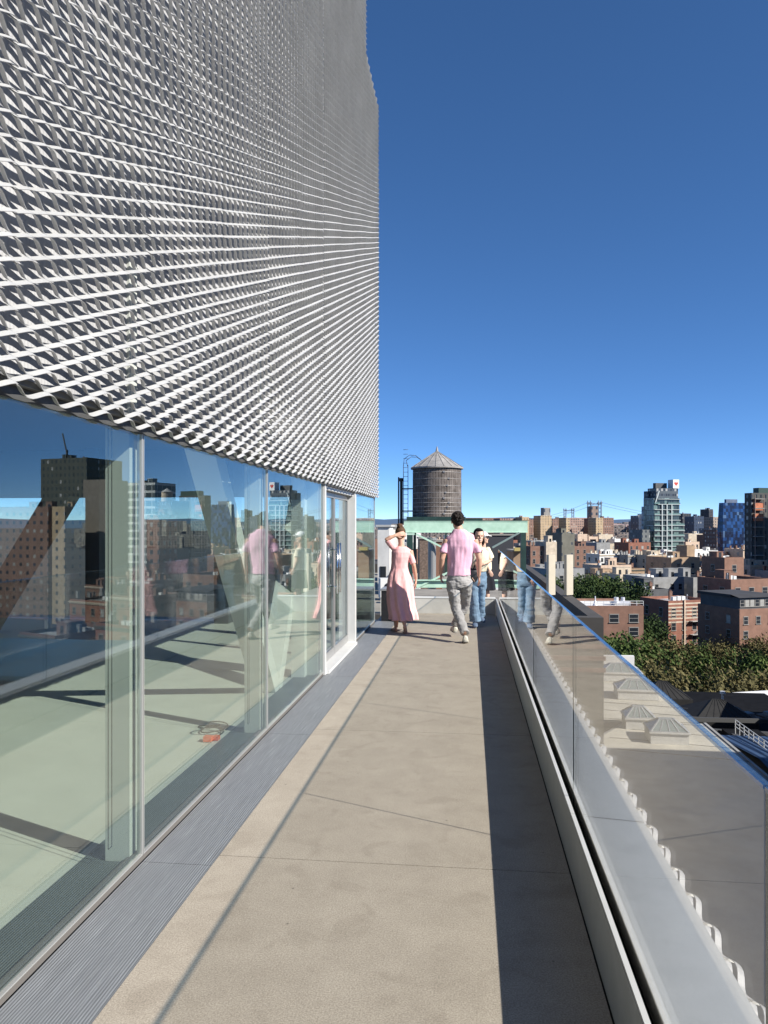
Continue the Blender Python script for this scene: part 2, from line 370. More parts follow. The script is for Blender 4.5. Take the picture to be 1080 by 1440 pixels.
# door
dr = empty('door', (-1.55,8.9,0), parent=mus); loc(dr, mus)
def dpart(mb, name, mt, par_): return mb.build(name, mt, par_)
q = MB(); q.box(-1.70,-1.53,7.815,7.88,.0,2.06); q.box(-1.70,-1.53,9.90,10.005,.0,2.06); q.box(-1.70,-1.56,7.88,9.90,1.985,2.06); q.box(-1.70,-1.50,7.88,9.90,.0,.035)
o = q.build('door_frame', alu_white, dr); o.location = Vector((1.55,-8.9,0))
for a, b_, hy in ((7.885,8.885,8.80),(8.895,9.895,8.98)):
    q = MB(); q.box(-1.665,-1.625,a,a+.045,.04,1.98); q.box(-1.665,-1.625,b_-.045,b_,.04,1.98); q.box(-1.665,-1.625,a+.045,b_-.045,1.92,1.98); q.box(-1.665,-1.625,a+.045,b_-.045,.04,.13)
    o = q.build('door_leaf', mat('door_metal', (.42,.42,.41), .35, .6), dr); o.location = Vector((1.55,-8.9,0))
    q = MB(); q.box(-1.652,-1.640,a+.047,b_-.047,.132,1.918); o2 = q.build('door_pane', wall_glass, dr); o2.location = Vector((1.55,-8.9,0))
    q = MB(); q.tube((-1.575,hy,.78),(-1.575,hy,1.38),.014,n=10)
    for z in (.86,1.30): q.tube((-1.575,hy,z),(-1.64,hy,z),.009,n=8)
    o3 = q.build('handle', mat('chrome', (.75,.75,.75), .15, 1), dr, smooth=True); o3.location = Vector((1.55,-8.9,0))
# cable on the gallery floor
q = MB(); cp = []
for i in range(60):
    a = i/59*5.2*math.pi; rr = .07+.025*math.sin(a*.7)
    cp.append(Vector((-1.96+rr*math.cos(a)*1.2, 5.50+rr*math.sin(a)+.002*i, .012+.05*abs(math.sin(a*.31)))))
for a, b_ in zip(cp[:-1], cp[1:]): q.tube(a, b_, .006, n=6)
cord = q.build('extension_cord', mat('cord_black', (.02,.02,.02), .5), smooth=True)
tag(cord, 'coiled black extension cord lying on the gallery floor behind the glass', 'cord')
q = MB(); q.box(-1.95,-1.89,5.30,5.36,.0045,.04); q.box(-1.89,-1.85,5.34,5.39,.0045,.035); q.build('plug', mat('plug_orange', (.75,.12,.03), .5), cord)
# black bin at far end
bn = empty('planter_box', (-1.27,12.55,0), 0, 'square black box planter standing against the far curb beside the glass corner', 'planter')
q = MB(); q.box(-.2,.3,-.2,.3,.0,.5); q.build('box_body', mat('planter_black', (.012,.012,.014), .5), bn)
q = MB(); q.box(-.215,.315,-.215,.315,.501,.53); q.build('lid', mat('lid_grey', (.25,.26,.27), .5), bn)
# ------------------------------------------------------------------ people
def ring(c, d, a, b, n, fold=0, nf=0, ph=0, side=Vector((1,0,0))):
    d = d.normalized(); s = side - d*side.dot(d)
    if s.length < .2: s = Vector((0,1,0)) - d*Vector((0,1,0)).dot(d)
    s.normalize(); t = d.cross(s)
    out = []
    for i in range(n):
        q = 2*math.pi*i/n; m = 1 + fold*math.cos(nf*q+ph)
        out.append(c + s*(a*m*math.cos(q)) + t*(b*m*math.sin(q)))
    return out
def loft(mb, pts, n=14, side=Vector((1,0,0)), folds=None, horiz=False):
    """pts: (pos, rx, ry); closed tube with rounded ends"""
    ps = [Vector(p[0]) for p in pts]; k = len(mb.v); m = len(ps)
    for i, p in enumerate(pts):
        d = (ps[min(i+1,m-1)]-ps[max(i-1,0)])
        if horiz: d = Vector((0,0,1 if d.z > 0 else -1))
        fo = folds[i] if folds else (0,0,0)
        mb.v += [tuple(x) for x in ring(ps[i], d, p[1], p[2] if len(p)>2 else p[1], n, *fo, side=side)]
    for i in range(m-1):
        for j in range(n):
            j2 = (j+1)%n; mb.f.append((k+i*n+j,k+i*n+j2,k+(i+1)*n+j2,k+(i+1)*n+j))
    mb.f.append(tuple(k+n-1-j for j in range(n))); mb.f.append(tuple(k+(m-1)*n+j for j in range(n)))
def ball(mb, c, a, b, h, n=14, m=10):
    c = Vector(c); k = len(mb.v)
    mb.v.append(tuple(c+Vector((0,0,-h))))
    for i in range(1, m):
        q = -math.pi/2 + math.pi*i/m
        for j in range(n):
            t = 2*math.pi*j/n; mb.v.append(tuple(c+Vector((a*math.cos(q)*math.cos(t), b*math.cos(q)*math.sin(t), h*math.sin(q)))))
    mb.v.append(tuple(c+Vector((0,0,h)))); top = len(mb.v)-1
    for j in range(n): mb.f.append((k, k+1+(j+1)%n, k+1+j)); mb.f.append((top, top-n+j, top-n+(j+1)%n))
    for i in range(m-2):
        for j in range(n):
            j2 = (j+1)%n; a0 = k+1+i*n; mb.f.append((a0+j,a0+j2,a0+n+j2,a0+n+j))
def fuse(mb, name, mt, parent, vox=.009, smooth=3, wrinkle=0, wscale=9, hang=(1,1,.35)):
    me = mb.mesh(name)
    o = bpy.data.objects.new(name, me); C.objects.link(o)
    r = o.modifiers.new('r', 'REMESH'); r.mode = 'VOXEL'; r.voxel_size = vox; r.use_smooth_shade = True
    s = o.modifiers.new('s', 'SMOOTH'); s.factor = .5; s.iterations = smooth
    dg = bpy.context.evaluated_depsgraph_get(); dg.update()
    nm = bpy.data.meshes.new_from_object(o.evaluated_get(dg)); o.modifiers.clear(); o.data = nm; nm.name = name
    nm.materials.clear(); nm.materials.append(mt)
    if wrinkle:
        cs = [v.co.copy() for v in nm.vertices]; ns = [v.vector.copy() for v in nm.vertex_normals]; out = []
        for co_, no_ in zip(cs, ns):
            q = Vector((co_.x*wscale*hang[0], co_.y*wscale*hang[1], co_.z*wscale*hang[2]))
            out.extend(co_ + no_*((noise.noise(q)+.5*noise.noise(q*2.3))*wrinkle))
        nm.vertices.foreach_set('co', out); nm.update()
    for p in nm.polygons: p.use_smooth = True
    if parent: o.parent = parent
    return o
def hand(mb, wrist, tip_dir, palm_n, size=.18, curl=.5):
    """palm plus five fingers; palm_n points out of the palm"""
    w = Vector(wrist); d = Vector(tip_dir).normalized(); n = Vector(palm_n); n = (n-d*n.dot(d)).normalized(); s = d.cross(n)
    loft(mb, [(w,.026,.018),(w+d*.03,.034,.014),(w+d*.075,.040,.014),(w+d*.09,.036,.012)], 10, side=s)
    for i, (o, ln) in enumerate(((-.030,.062),(-.010,.075),(.010,.070),(.030,.055))):
        b0 = w + d*.085 + s*o; p = b0; pts = [(b0-d*.015,.0095,.0095),(b0,.0095,.0095)]; dd = d.copy()
        for k in range(3):
            dd = (dd + n*curl*(.35+.2*k)).normalized(); p = p + dd*ln/3*1.05; pts.append((p,.0088-.001*k,.0088-.001*k))
        loft(mb, pts, 7, side=s)
    b0 = w + d*.03 - s*.028; t1 = (d*.6 - s*.6 + n*.35).normalized(); t2 = (d*.85 - s*.1 + n*.45).normalized()
    loft(mb, [(b0,.013,.013),(b0+t1*.035,.011,.011),(b0+t1*.035+t2*.030,.009,.009),(b0+t1*.035+t2*.048,.006,.006)], 7, side=n)
def head(mb, c, f=Vector((0,1,0)), up=Vector((0,0,1)), s=1.0):
    """skull, jaw, nose, ears, brow; f = facing direction"""
    c = Vector(c); k0 = len(mb.v)
    tmp = MB()
    ball(tmp, (0,-.008,.018), .074, .092, .098); ball(tmp, (0,.028,-.048), .056, .060, .068)
    ball(tmp, (0,.092,-.018), .012, .018, .022, 8, 6); ball(tmp, (0,.083,-.088), .022,.016,.016,8,6)
    for q in (-1,1):
        ball(tmp, (q*.076,-.005,-.012), .010,.020,.032,8,6); ball(tmp, (q*.035,.070,-.03),.02,.016,.018,8,6)
    ball(tmp, (0,.078,.022), .05,.012,.012,10,6); ball(tmp,(0,.088,-.058),.022,.008,.008,8,6)
    f = Vector(f).normalized(); x = f.cross(Vector(up)).normalized(); z = x.cross(f)
    for v in tmp.v: mb.v.append(tuple(c + s*(x*v[0] + f*v[1] + z*v[2])))
    for fa in tmp.f: mb.f.append(tuple(k0+i for i in fa))
    return x, f, z
def placed(c, x, f, z, s, p): return Vector(c)+s*(x*p[0]+f*p[1]+z*p[2])
def shoe(mb, heel, toe_dir, roll=0, s=1.0):
    h = Vector(heel); d = Vector(toe_dir).normalized(); up = Vector((0,0,1))-d*d.z
    up = up.normalized(); sd_ = d.cross(up)
    L = .27*s
    loft(mb, [(h+up*.045,.024,.030),(h+d*.02+up*.048,.038,.045),(h+d*.09+up*.05,.038,.048),(h+d*.17*s+up*.036,.046,.034),(h+d*.23*s+up*.028,.042,.026),(h+d*L+up*.022,.024,.018)], 12, side=sd_)
    return up
def foot(mb, heel, toe_dir):
    h = Vector(heel); d = Vector(toe_dir).normalized(); up = (Vector((0,0,1))-d*d.z); up = up.normalized() if up.length>.1 else Vector((0,-1,0)); sd_ = d.cross(up)
    loft(mb, [(h+up*.03,.02,.022),(h+d*.02+up*.032,.030,.032),(h+d*.08+up*.034,.028,.034),(h+d*.15+up*.024,.038,.022),(h+d*.19+up*.016,.040,.014)], 10, side=sd_)
    for i, (o, ln, r) in enumerate(((-.028,.035,.012),(-.008,.03,.0095),(.008,.027,.009),(.021,.023,.0085),(.033,.018,.008))):
        b0 = h+d*.185+sd_*o+up*.012; loft(mb, [(b0-d*.02,r,r),(b0,r,r),(b0+d*ln*.7,r,r),(b0+d*ln,r*.6,r*.6)], 6, side=sd_)
def jf(pxc, y0, s):
    return lambda px, py, dy=0: Vector(((px-pxc)/s, dy, (y0-py)/s))
def strands(name, mb_pts, mt, parent): pass
skin_m = mat('skin', (.58,.34,.24), .55, var=.06, scale=12)
skin_l = mat('skin_light', (.66,.42,.31), .55, var=.05, scale=12)
def hairm(name, c): return mat(name, c, .75, var=.45, scale=60, spec=.2)
def cloth(name, c, var=.05): return mat(name, c, .9, var=var, scale=9, bump=.15, bscale=400, spec=.2)

# --- man, pink t-shirt, grey trousers, walking away
mp = P(647, 898, 10.42); man = empty('person', (mp.x, mp.y, 0), YAW, 'man seen from behind in a pink t-shirt, grey trousers and pale sneakers, walking away', 'person')
J = jf(647, 900, 98.5)
nk = J(645.5,752,.0); hd = J(643.5,737,.02)
bd = MB()
hx = head(bd, hd, (-.05,1,-.05), s=1.05)
loft(bd, [(J(645.5,758,.0),.085,.062),(nk,.060,.062),(J(644.5,744,.012),.056,.058)], 14)
loft(bd, [(J(645,818,.0),.150,.100),(J(645,800,.0),.140,.095),(J(646,783,.0),.160,.11),(J(647,764,.0),.175,.10),(J(646,755,.0),.10,.07)], 16)
la = [J(629,763,0), J(622,789,-.03), J(620.5,810,.06)]; ra = [J(666.5,763,0), J(673,789,-.02), J(673.5,813,.05)]
for a, sg in ((la,-1),(ra,1)):
    loft(bd, [(a[0],.055,.055),(a[0].lerp(a[1],.5),.048,.050),(a[1],.039,.041),(a[1].lerp(a[2],.35),.041,.039),(a[2],.026,.023)], 12)
hand(bd, la[2], J(622,822,.12)-la[2], (.9,-.1,0), curl=.55); hand(bd, ra[2], J(675,826,.10)-ra[2], (-.9,-.1,0), curl=.5)
hipL, hipR = J(637,820,0), J(655,820,0); kneeL, kneeR = J(640.5,855,-.02), J(656,853,.20); ankL, ankR = J(650,887,-.34), J(642.5,884,.26)
for h, k, a in ((hipL,kneeL,ankL),(hipR,kneeR,ankR)):
    loft(bd, [(h,.080,.085),(h.lerp(k,.5),.072,.075),(k,.054,.056),(k.lerp(a,.3),.052,.058),(a,.036,.038)], 12)
fuse(bd, 'body', skin_m, man, .008)
sh = MB()
loft(sh, [(J(645.3,812,.0),.172,.125),(J(645,802,.0),.164,.120),(J(646,790,.0),.168,.122),(J(647,772,.0),.198,.13),(J(647,763,.0),.212,.115),(J(646.6,758,.0),.190,.10),(J(646.1,753,.0),.125,.085),(J(645.8,748.5,.0),.072,.068)], 22)
for a in (la, ra): 
    d = (a[1]-a[0]).normalized(); i_ = Vector((.045 if a is la else -.045,0,-.02)); loft(sh, [(a[0]-d*.015+i_,.055,.055),(a[0]+d*.05+i_*.4,.062,.064),(a[0]+d*.14,.058,.064),(a[0]+d*.185,.057,.064)], 14)
fuse(sh, 't_shirt', cloth('pink_cotton', (.74,.44,.56)), man, .007, 3, wrinkle=.014, wscale=10)
tr = MB()
loft(tr, [(J(645,806,0),.152,.108),(J(645,815,0),.166,.122),(J(645.5,822,.0),.172,.13),(J(646,829,0),.150,.11)], 18)
for h, k, a in ((hipL,kneeL,ankL),(hipR,kneeR,ankR)):
    loft(tr, [(h,.098,.110),(h.lerp(k,.25),.094,.104),(h.lerp(k,.6),.084,.090),(k,.073,.076),(k.lerp(a,.4),.068,.072),(k.lerp(a,.75),.064,.066),(k.lerp(a,1.0),.064,.066)], 14)
fuse(tr, 'trousers', cloth('grey_chino', (.36,.35,.345)), man, .007, 2, wrinkle=.013, wscale=11, hang=(1,1,1.6))
def sneakers(mbn, heel, d, par_):
    q = MB(); up = shoe(q, heel, d); o = fuse(q, 'shoe', cloth('canvas_cream', (.66,.64,.56)), par_, .007, 2)
    s2 = MB(); h = Vector(heel); dd = Vector(d).normalized(); sd_ = dd.cross(up)
    loft(s2, [(h+up*.008,.030,.012),(h+dd*.06+up*.008,.040,.014),(h+dd*.18+up*.008,.050,.014),(h+dd*.26+up*.01,.035,.012)], 12, side=sd_)
    s2.build('sole', mat('sole_grey', (.28,.27,.25), .8), o, smooth=True); return o
sneakers(None, ankL+Vector((0,-.055,-.105)), (.10,.93,-.28), man); sneakers(None, ankR+Vector((0,-.06,-.10)), (-.06,1,.02), man)
hr = MB(); x, f, z = hx
for p, a, b, h in (((0,-.012,.045),.084,.100,.082),((0,-.045,.0),.076,.066,.075),((-.06,-.01,.02),.03,.06,.04),((.06,-.01,.02),.03,.06,.04)):
    ball(hr, placed(hd,x,f,z,1.05,p), a*1.05, b*1.05, h*1.05)
for i in range(90):
    t = rnd.uniform(0,6.28); u_ = rnd.uniform(-.3,1); r = math.sqrt(max(0,1-u_*u_)); c = Vector((math.cos(t)*r*.083, -.02+math.sin(t)*r*.100, .03+u_*.095))
    if c.y > .05 and c.z < .06: continue
    c2 = placed(hd,x,f,z,1.05,c); ball(hr, c2, .014,.014,.012, 6, 5)
fuse(hr, 'hair', hairm('hair_dark', (.018,.014,.012)), man, .007, 1)

# --- woman, long pink dress, barefoot, hand raised to her head
wp = P(563, 889, 11.2); wom = empty('person', (wp.x, wp.y, 0), YAW, 'barefoot woman in a long pink dress with one hand raised to her hair bun', 'person')
J = jf(563, 890, 95)
hd = J(563.5,752,.03); bd = MB(); hx = head(bd, hd, (.25,1,-.05), s=.98)
loft(bd, [(J(564,772,0),.055,.05),(J(564,764,.0),.042,.044),(J(563.5,757,.01),.046,.048)], 12)
loft(bd, [(J(563,815,.0),.15,.12),(J(562,798,.0),.110,.080),(J(563.5,783,.0),.125,.09),(J(564.5,775,.0),.135,.08),(J(564,769,0),.08,.055)], 16)
la = [J(553,771,0), J(543.5,758,-.10), J(556,753,-.10)]; ra = [J(577,775,0), J(582,796,-.03), J(585.5,816,.04)]
loft(bd, [(la[0],.045,.045),(la[0].lerp(la[1],.5),.040,.040),(la[1],.034,.034),(la[1].lerp(la[2],.4),.033,.033),(la[2],.022,.020)], 12, side=Vector((0,1,0)))
loft(bd, [(ra[0],.045,.045),(ra[0].lerp(ra[1],.5),.038,.040),(ra[1],.031,.033),(ra[1].lerp(ra[2],.4),.032,.032),(ra[2],.021,.018)], 12)
hand(bd, la[2], (1,.2,.25), (.1,1,0), curl=.35); hand(bd, ra[2], (-.05,.12,-1), (-.95,-.1,0), curl=.4)
kL, kR = J(557,853,.06), J(567,853,-.02); aL, aR = J(557,884.5,.02), J(568,876.5,-.28)
for h, k, a in ((J(555,820,0),kL,aL),(J(570,820,0),kR,aR)):
    loft(bd, [(h,.080,.08),(h.lerp(k,.5),.068,.07),(k,.048,.05),(k.lerp(a,.3),.050,.052),(k.lerp(a,.6),.042,.042),(a,.028,.032)], 12)
foot(bd, aL+Vector((0,-.05,-.065)), (-.25,1,.0)); foot(bd, aR+Vector((0,-.045,-.03)), (.10,.55,-.83))
fuse(bd, 'body', skin_m, wom, .0075)
dm = cloth('pink_jersey', (.86,.47,.46)); q = MB()
prof = [(564.2,769,.080,.062),(564.2,772,.122,.080),(564.3,777,.148,.098),(563.5,784,.142,.105),(562.5,792,.128,.095),(562,800,.130,.098),(562,808,.155,.118),(562.5,817,.182,.145),(563,828,.195,.165),(563.5,842,.196,.185),(565,856,.200,.21),(567.5,866,.205,.235),(568,872,.208,.245)]
loft(q, [(J(a,b_,-.04*max(0,i-6)/6),c,d) for i,(a,b_,c,d) in enumerate(prof)], 72, folds=[(0 if i<6 else .018*(i-5)+.02, 9, .6+i*.22) for i in range(len(prof))], horiz=True)
for v_i, v in enumerate(q.v):
    p = Vector(v); nz_ = noise.noise(Vector((p.x*3,p.y*3,p.z*22)))
    if p.z > .92 and p.z < 1.12: q.v[v_i] = (p.x*(1+.035*nz_), p.y*(1+.035*nz_), p.z)
for a in (la, ra):
    d = (a[1]-a[0]); L = d.length; d.normalize(); L = min(.20, L*.9)
    i_ = Vector((.02 if a is la else -.03,0,-.01)); loft(q, [(a[0]-d*.01+i_,.046,.046),(a[0]+d*L*.35+i_*.3,.047,.05),(a[0]+d*L,.045,.048)], 14, side=Vector((0,1,0)) if a is la else Vector((1,0,0)))
fuse(q, 'dress', dm, wom, .008, 2, wrinkle=.006, wscale=16, hang=(1,1,.3))
hr = MB(); x, f, z = hx
for p, a, b, h in (((0,-.02,.04),.080,.090,.085),((0,-.05,-.005),.068,.055,.07),((-.004,-.045,.125),.040,.040,.042),((0,-.02,.095),.03,.03,.03)):
    ball(hr, placed(hd,x,f,z,1.0,p), a, b, h)
for i in range(40):
    t = rnd.uniform(0,6.28); u_ = rnd.uniform(-1,1); r = math.sqrt(1-u_*u_); ball(hr, placed(hd,x,f,z,1,(-.004+.040*r*math.cos(t),-.045+.040*r*math.sin(t),.125+.04*u_)), .013,.013,.011,6,5)
fuse(hr, 'hair', hairm('hair_brown', (.10,.055,.03)), wom, .007, 1)

# --- girl facing the camera: cream top, blue jeans
gp = P(671, 881, 11.75); girl = empty('person', (gp.x, gp.y, 0), YAW, 'smiling woman facing the camera in a cream top and wide blue jeans', 'person')
J = jf(671, 882, 89.4)
hd = J(673.5,754.5,-.02); bd = MB(); F = Vector((.12,-1,-.05)); hx = head(bd, hd, F, s=.98)
loft(bd, [(J(674,774,0),.055,.05),(J(673.5,767,0),.044,.044),(J(673.5,760,-.005),.046,.048)], 12)
loft(bd, [(J(670,812,.0),.145,.10),(J(671,796,.0),.115,.085),(J(673,783,.0),.135,.10),(J(674,774,.0),.13,.075),(J(674,770,0),.08,.055)], 16)
ra = [J(684.5,774,0), J(690,789,.03), J(679,793,-.17)]; la = [J(662,775,0), J(658,792,.03), J(661,806,-.10)]
for a in (ra, la):
    loft(bd, [(a[0],.045,.045),(a[0].lerp(a[1],.5),.040,.041),(a[1],.034,.034),(a[1].lerp(a[2],.4),.034,.033),(a[2],.022,.019)], 12, side=Vector((0,1,0)))
hand(bd, ra[2], (-1,-.15,.0), (0,1,-.2), curl=.4); hand(bd, la[2], (.2,-.3,-1), (.9,0,0), curl=.5)
kL, kR = J(666,845,-.05), J(677,844,.06); aL, aR = J(668,874,-.04), J(676.5,868,.22)
for h, k, a in ((J(664,815,0),kL,aL),(J(677,815,0),kR,aR)):
    loft(bd, [(h,.080,.08),(h.lerp(k,.5),.068,.07),(k,.048,.05),(k.lerp(a,.3),.050,.052),(a,.028,.032)], 12)
fuse(bd, 'body', skin_l, girl, .0075)
q = MB()
loft(q, [(J(671,804,.0),.150,.115),(J(671.5,797,.0),.156,.125),(J(673,784,.0),.162,.125),(J(674,776,.0),.165,.10),(J(674,771.5,0),.10,.07)], 18)
for a in (ra, la):
    d = (a[1]-a[0]).normalized(); loft(q, [(a[0]-d*.03,.062,.06),(a[0]+d*.07,.066,.066),(a[0]+d*.155,.068,.068)], 14, side=Vector((0,1,0)))
fuse(q, 'top', cloth('cream_cotton', (.76,.68,.52)), girl, .007, 2, wrinkle=.014, wscale=11)
q = MB()
loft(q, [(J(671,801,0),.125,.09),(J(671,808,0),.150,.11),(J(671,818,0),.160,.12),(J(671,824,0),.14,.11)], 18)
for h, k, a in ((J(664.5,817,0),kL,aL),(J(677,817,0),kR,aR)):
    loft(q, [(h,.088,.10),(h.lerp(k,.5),.078,.085),(k,.070,.076),(k.lerp(a,.5),.082,.086),(k.lerp(a,.9),.092,.10),(k.lerp(a,1.0),.095,.103)], 14)
fuse(q, 'jeans', mat('denim', (.20,.30,.42), .85, var=.25, scale=5, spec=.2), girl, .007, 2, wrinkle=.011, wscale=10, hang=(1,1,1.4))
for a, dd in ((aL,(-.1,-1,0)),(aR,(.2,-1,-.1))):
    q = MB(); up = shoe(q, a+Vector((0,.06,-.085)), dd, s=.95); fuse(q, 'shoe', mat('navy_shoe', (.12,.17,.26), .7), girl, .007, 2)
hr = MB(); x, f, z = hx
for p, a, b, h in (((0,-.035,.04),.084,.085,.085),((0,-.06,-.03),.075,.045,.08),((-.073,-.015,-.05),.020,.045,.10),((.074,-.02,-.09),.026,.05,.14),((0,-.07,-.12),.075,.035,.10),((0,.035,.092),.055,.045,.022)):
    ball(hr, placed(hd,x,f,z,1.0,p), a, b, h)
fuse(hr, 'hair', hairm('hair_black', (.012,.010,.010)), girl, .007, 1)
for sx in (-1,1):
    q = MB(); ball(q, placed(hd,x,f,z,.98,(sx*.030,.080,.0)), .011,.008,.006,8,6); q.build('eye', mat('eye_dark', (.03,.02,.015), .3), girl, smooth=True)
q = MB(); ball(q, placed(hd,x,f,z,.98,(0,.094,-.058)), .021,.006,.006,10,6); q.build('mouth', mat('lips', (.85,.62,.58), .4), girl, smooth=True)
# bag on her hip
bg_ = MB(); bp_ = MB()
loft(bp_, [(J(664.5,800,-.10),.04,.02),(J(664,803,-.12),.075,.035),(J(663.5,812,-.12),.085,.04),(J(663,818,-.12),.07,.03)], 14, horiz=True)
bag = fuse(bp_, 'shoulder_bag', mat('bag_black', (.02,.02,.024), .5), None, .007, 2)
bag.location = girl.location; bag.rotation_euler = girl.rotation_euler
tag(bag, 'small black bag hanging at the hip of the woman in jeans', 'bag')
q = MB()
sp_ = [J(664.5,801,-.13), J(668,790,-.14), J(676,776,-.11), J(681,770.5,-.02)]
for a, b_ in zip(sp_[:-1], sp_[1:]): q.bar(a, b_, .018, .004, (0,1,0))
q.build('strap', mat('bag_strap', (.03,.03,.03), .6), bag)

# --- fourth person beyond the curb: white cap, cream t-shirt, black skirt
fp = P(683, 853, 14.55); w4 = empty('person', (fp.x, fp.y, 0), YAW, 'woman in a white cap and long black skirt standing beyond the curb, mostly hidden', 'person')
J = jf(683, 853, 72.2)
hd = J(679.5,756,0); bd = MB(); F = Vector((1,-.25,0)); hx = head(bd, hd, F, s=.98)
loft(bd, [(J(680,773,0),.05,.05),(J(680,766,0),.043,.043),(J(680,761,0),.045,.045)], 12)
loft(bd, [(J(682,805,.0),.11,.14),(J(682,793,.0),.085,.11),(J(681.5,782,.0),.10,.13),(J(680.5,774,.0),.08,.13),(J(680,770,0),.05,.07)], 16)
for sy_ in (-1,1):
    a = [J(681,774,sy_*.15), J(681,790,sy_*.19), J(686,800,sy_*.16)]
    loft(bd, [(a[0],.042,.042),(a[1],.032,.033),(a[2],.021,.019)], 12, side=Vector((0,1,0)))
    hand(bd, a[2], (.5,0,-1), (0,-sy_,0), curl=.4)
    loft(bd, [(J(683,810,sy_*.08),.07,.07),(J(684,828,sy_*.07),.046,.048),(J(684.5,836,sy_*.07),.048,.05),(J(684,848,sy_*.07),.028,.03)], 12)
    foot(bd, J(683,853,sy_*.07), (1,sy_*.1,0))
fuse(bd, 'body', skin_l, w4, .0075)
q = MB(); loft(q, [(J(682,802,.0),.13,.16),(J(681.5,784,.0),.13,.165),(J(680.5,776,.0),.11,.16),(J(680,771,0),.07,.09)], 18)
for sy_ in (-1,1): loft(q, [(J(681,773,sy_*.14),.06,.06),(J(681,784,sy_*.18),.062,.06)], 12, side=Vector((0,1,0)))
fuse(q, 't_shirt', MATS['cream_cotton'], w4, .008, 2, wrinkle=.012, wscale=10)
q = MB(); loft(q, [(J(682.5,797,0),.11,.13),(J(683,806,0),.15,.17),(J(683.5,816,0),.16,.18),(J(684,829,0),.18,.20)], 40, folds=[(.0,7,0),(.03,7,.2),(.06,7,.4),(.09,7,.6)], horiz=True)
fuse(q, 'skirt', cloth('black_skirt', (.015,.016,.022)), w4, .008, 2, wrinkle=.008)
hr = MB(); x, f, z = hx
for p, a, b, h in (((0,-.03,.03),.085,.09,.085),((0,-.07,-.08),.075,.05,.14)): ball(hr, placed(hd,x,f,z,1.0,p), *( (b,a,h) )) 
fuse(hr, 'hair', MATS['hair_black'], w4, .008, 1)
cp_ = MB(); ball(cp_, placed(hd,x,f,z,1,(0,0,.055)), .100,.090,.075)
loft(cp_, [(placed(hd,x,f,z,1,(0,.06,.05)),.08,.012),(placed(hd,x,f,z,1,(0,.12,.045)),.07,.010),(placed(hd,x,f,z,1,(0,.165,.035)),.045,.008)], 12, side=Vector((0,1,0)))
o = fuse(cp_, 'cap', cloth('cap_white', (.85,.85,.83)), None, .007, 1); o.location = w4.location; o.rotation_euler = w4.rotation_euler; o.parent = None
o.parent = w4; o.location = (0,0,0); o.rotation_euler = (0,0,0)
# ------------------------------------------------------------------ city
GR = R(24)                                              # the street grid is turned against the walkway
def dirpx(px):
    u = (px-540)/FPX; return Vector((u*cy - sy, u*sy + cy))
def hit(o, e, px):                                      # where line o+e*s meets the sight line of column px (from the eye)
    d = dirpx(px); den = e.x*d.y - e.y*d.x
    return -(o.x*d.y - o.y*d.x)/den
def wallm(name, c, **k): return mat(name, c, .85, **({'var':.18,'scale':.6} | k))
BR = dict(
 brown=wallm('brick_brown',(.19,.105,.075)), red=wallm('brick_red',(.24,.10,.065)), tan=wallm('brick_tan',(.34,.235,.15)),
 orange=wallm('brick_orange',(.22,.118,.08)), grey=wallm('render_grey',(.25,.25,.245)), dgrey=wallm('render_dark_grey',(.085,.087,.09)),
 cream=wallm('render_cream',(.50,.42,.32)), peach=wallm('render_peach',(.52,.39,.29)), white=wallm('render_white',(.66,.65,.62)),
 olive=wallm('brick_olive',(.115,.11,.09)), black=wallm('tar_black',(.018,.018,.02)), blue=wallm('panel_slate',(.10,.13,.19)))
RF = dict(silver=wallm('roof_silver',(.45,.45,.44),scale=.25), black=wallm('roof_black',(.04,.04,.043),scale=.25), tan=wallm('roof_gravel',(.26,.24,.20),scale=.25),
 white=wallm('roof_white',(.72,.71,.69),scale=.3), red=wallm('roof_red',(.20,.07,.05),scale=.4))
win_m = mat('window_dark', (.022,.026,.032), .15, 0, var=.5, scale=.4)
winl_m = mat('window_blind', (.33,.32,.29), .5, 0, var=.3, scale=.5)
trim_m = mat('stone_trim', (.26,.245,.22), .7)
ac_m = mat('unit_white', (.62,.62,.60), .5); ductm = mat('duct_metal', (.45,.46,.48), .35, .6)
def winmesh(wd, hg, m):
    q = MB(); q.box(-wd/2,wd/2,-.03,.1,0,hg); me = q.mesh('pane', m)
    q = MB(); t = .09
    q.box(-wd/2-t,-wd/2,-.05,.1,0,hg); q.box(wd/2,wd/2+t,-.05,.1,0,hg); q.box(-wd/2-t,wd/2+t,-.07,.1,hg,hg+t*1.6); q.box(-wd/2-t*1.8,wd/2+t*1.8,-.16,.1,-t*1.3,0); q.box(-wd/2,wd/2,-.045,.1,hg*.48,hg*.48+.07)
    fr = q.mesh('window', trim_m); return me, fr
WM = {}
def windows(root, w_, d_, z0, z1, sp, fh, wd, hg, frame=True, maxn=95, sides=True, skip=.05, rr=rnd):
    key = (wd,hg)
    if key not in WM: WM[key] = [winmesh(wd,hg,win_m), winmesh(wd,hg,winl_m)]
    n = 0
    spots = []
    nf = max(1, int((z1-z0)/fh))
    for k in range(nf):
        z = z1 - (k+1)*fh + (fh-hg)*.45
        nx = max(1, int(w_/sp)); 
        for i in range(nx): spots.append((w_*(i+.5)/nx, 0, z, 0))
        if sides:
            ny = max(1, int(d_/sp/1.4))
            for i in range(ny): spots.append((0, d_*(i+.5)/ny, z, -math.pi/2))
    for x, y, z, rz in spots:
        if rr.random() < skip: continue
        if n >= maxn: break
        me, fr = WM[key][1 if rr.random() < .12 else 0]
        o = inst('window', fr if frame else me, root, (x,y,z), rz)
        if frame: inst('pane', me, o)
        n += 1
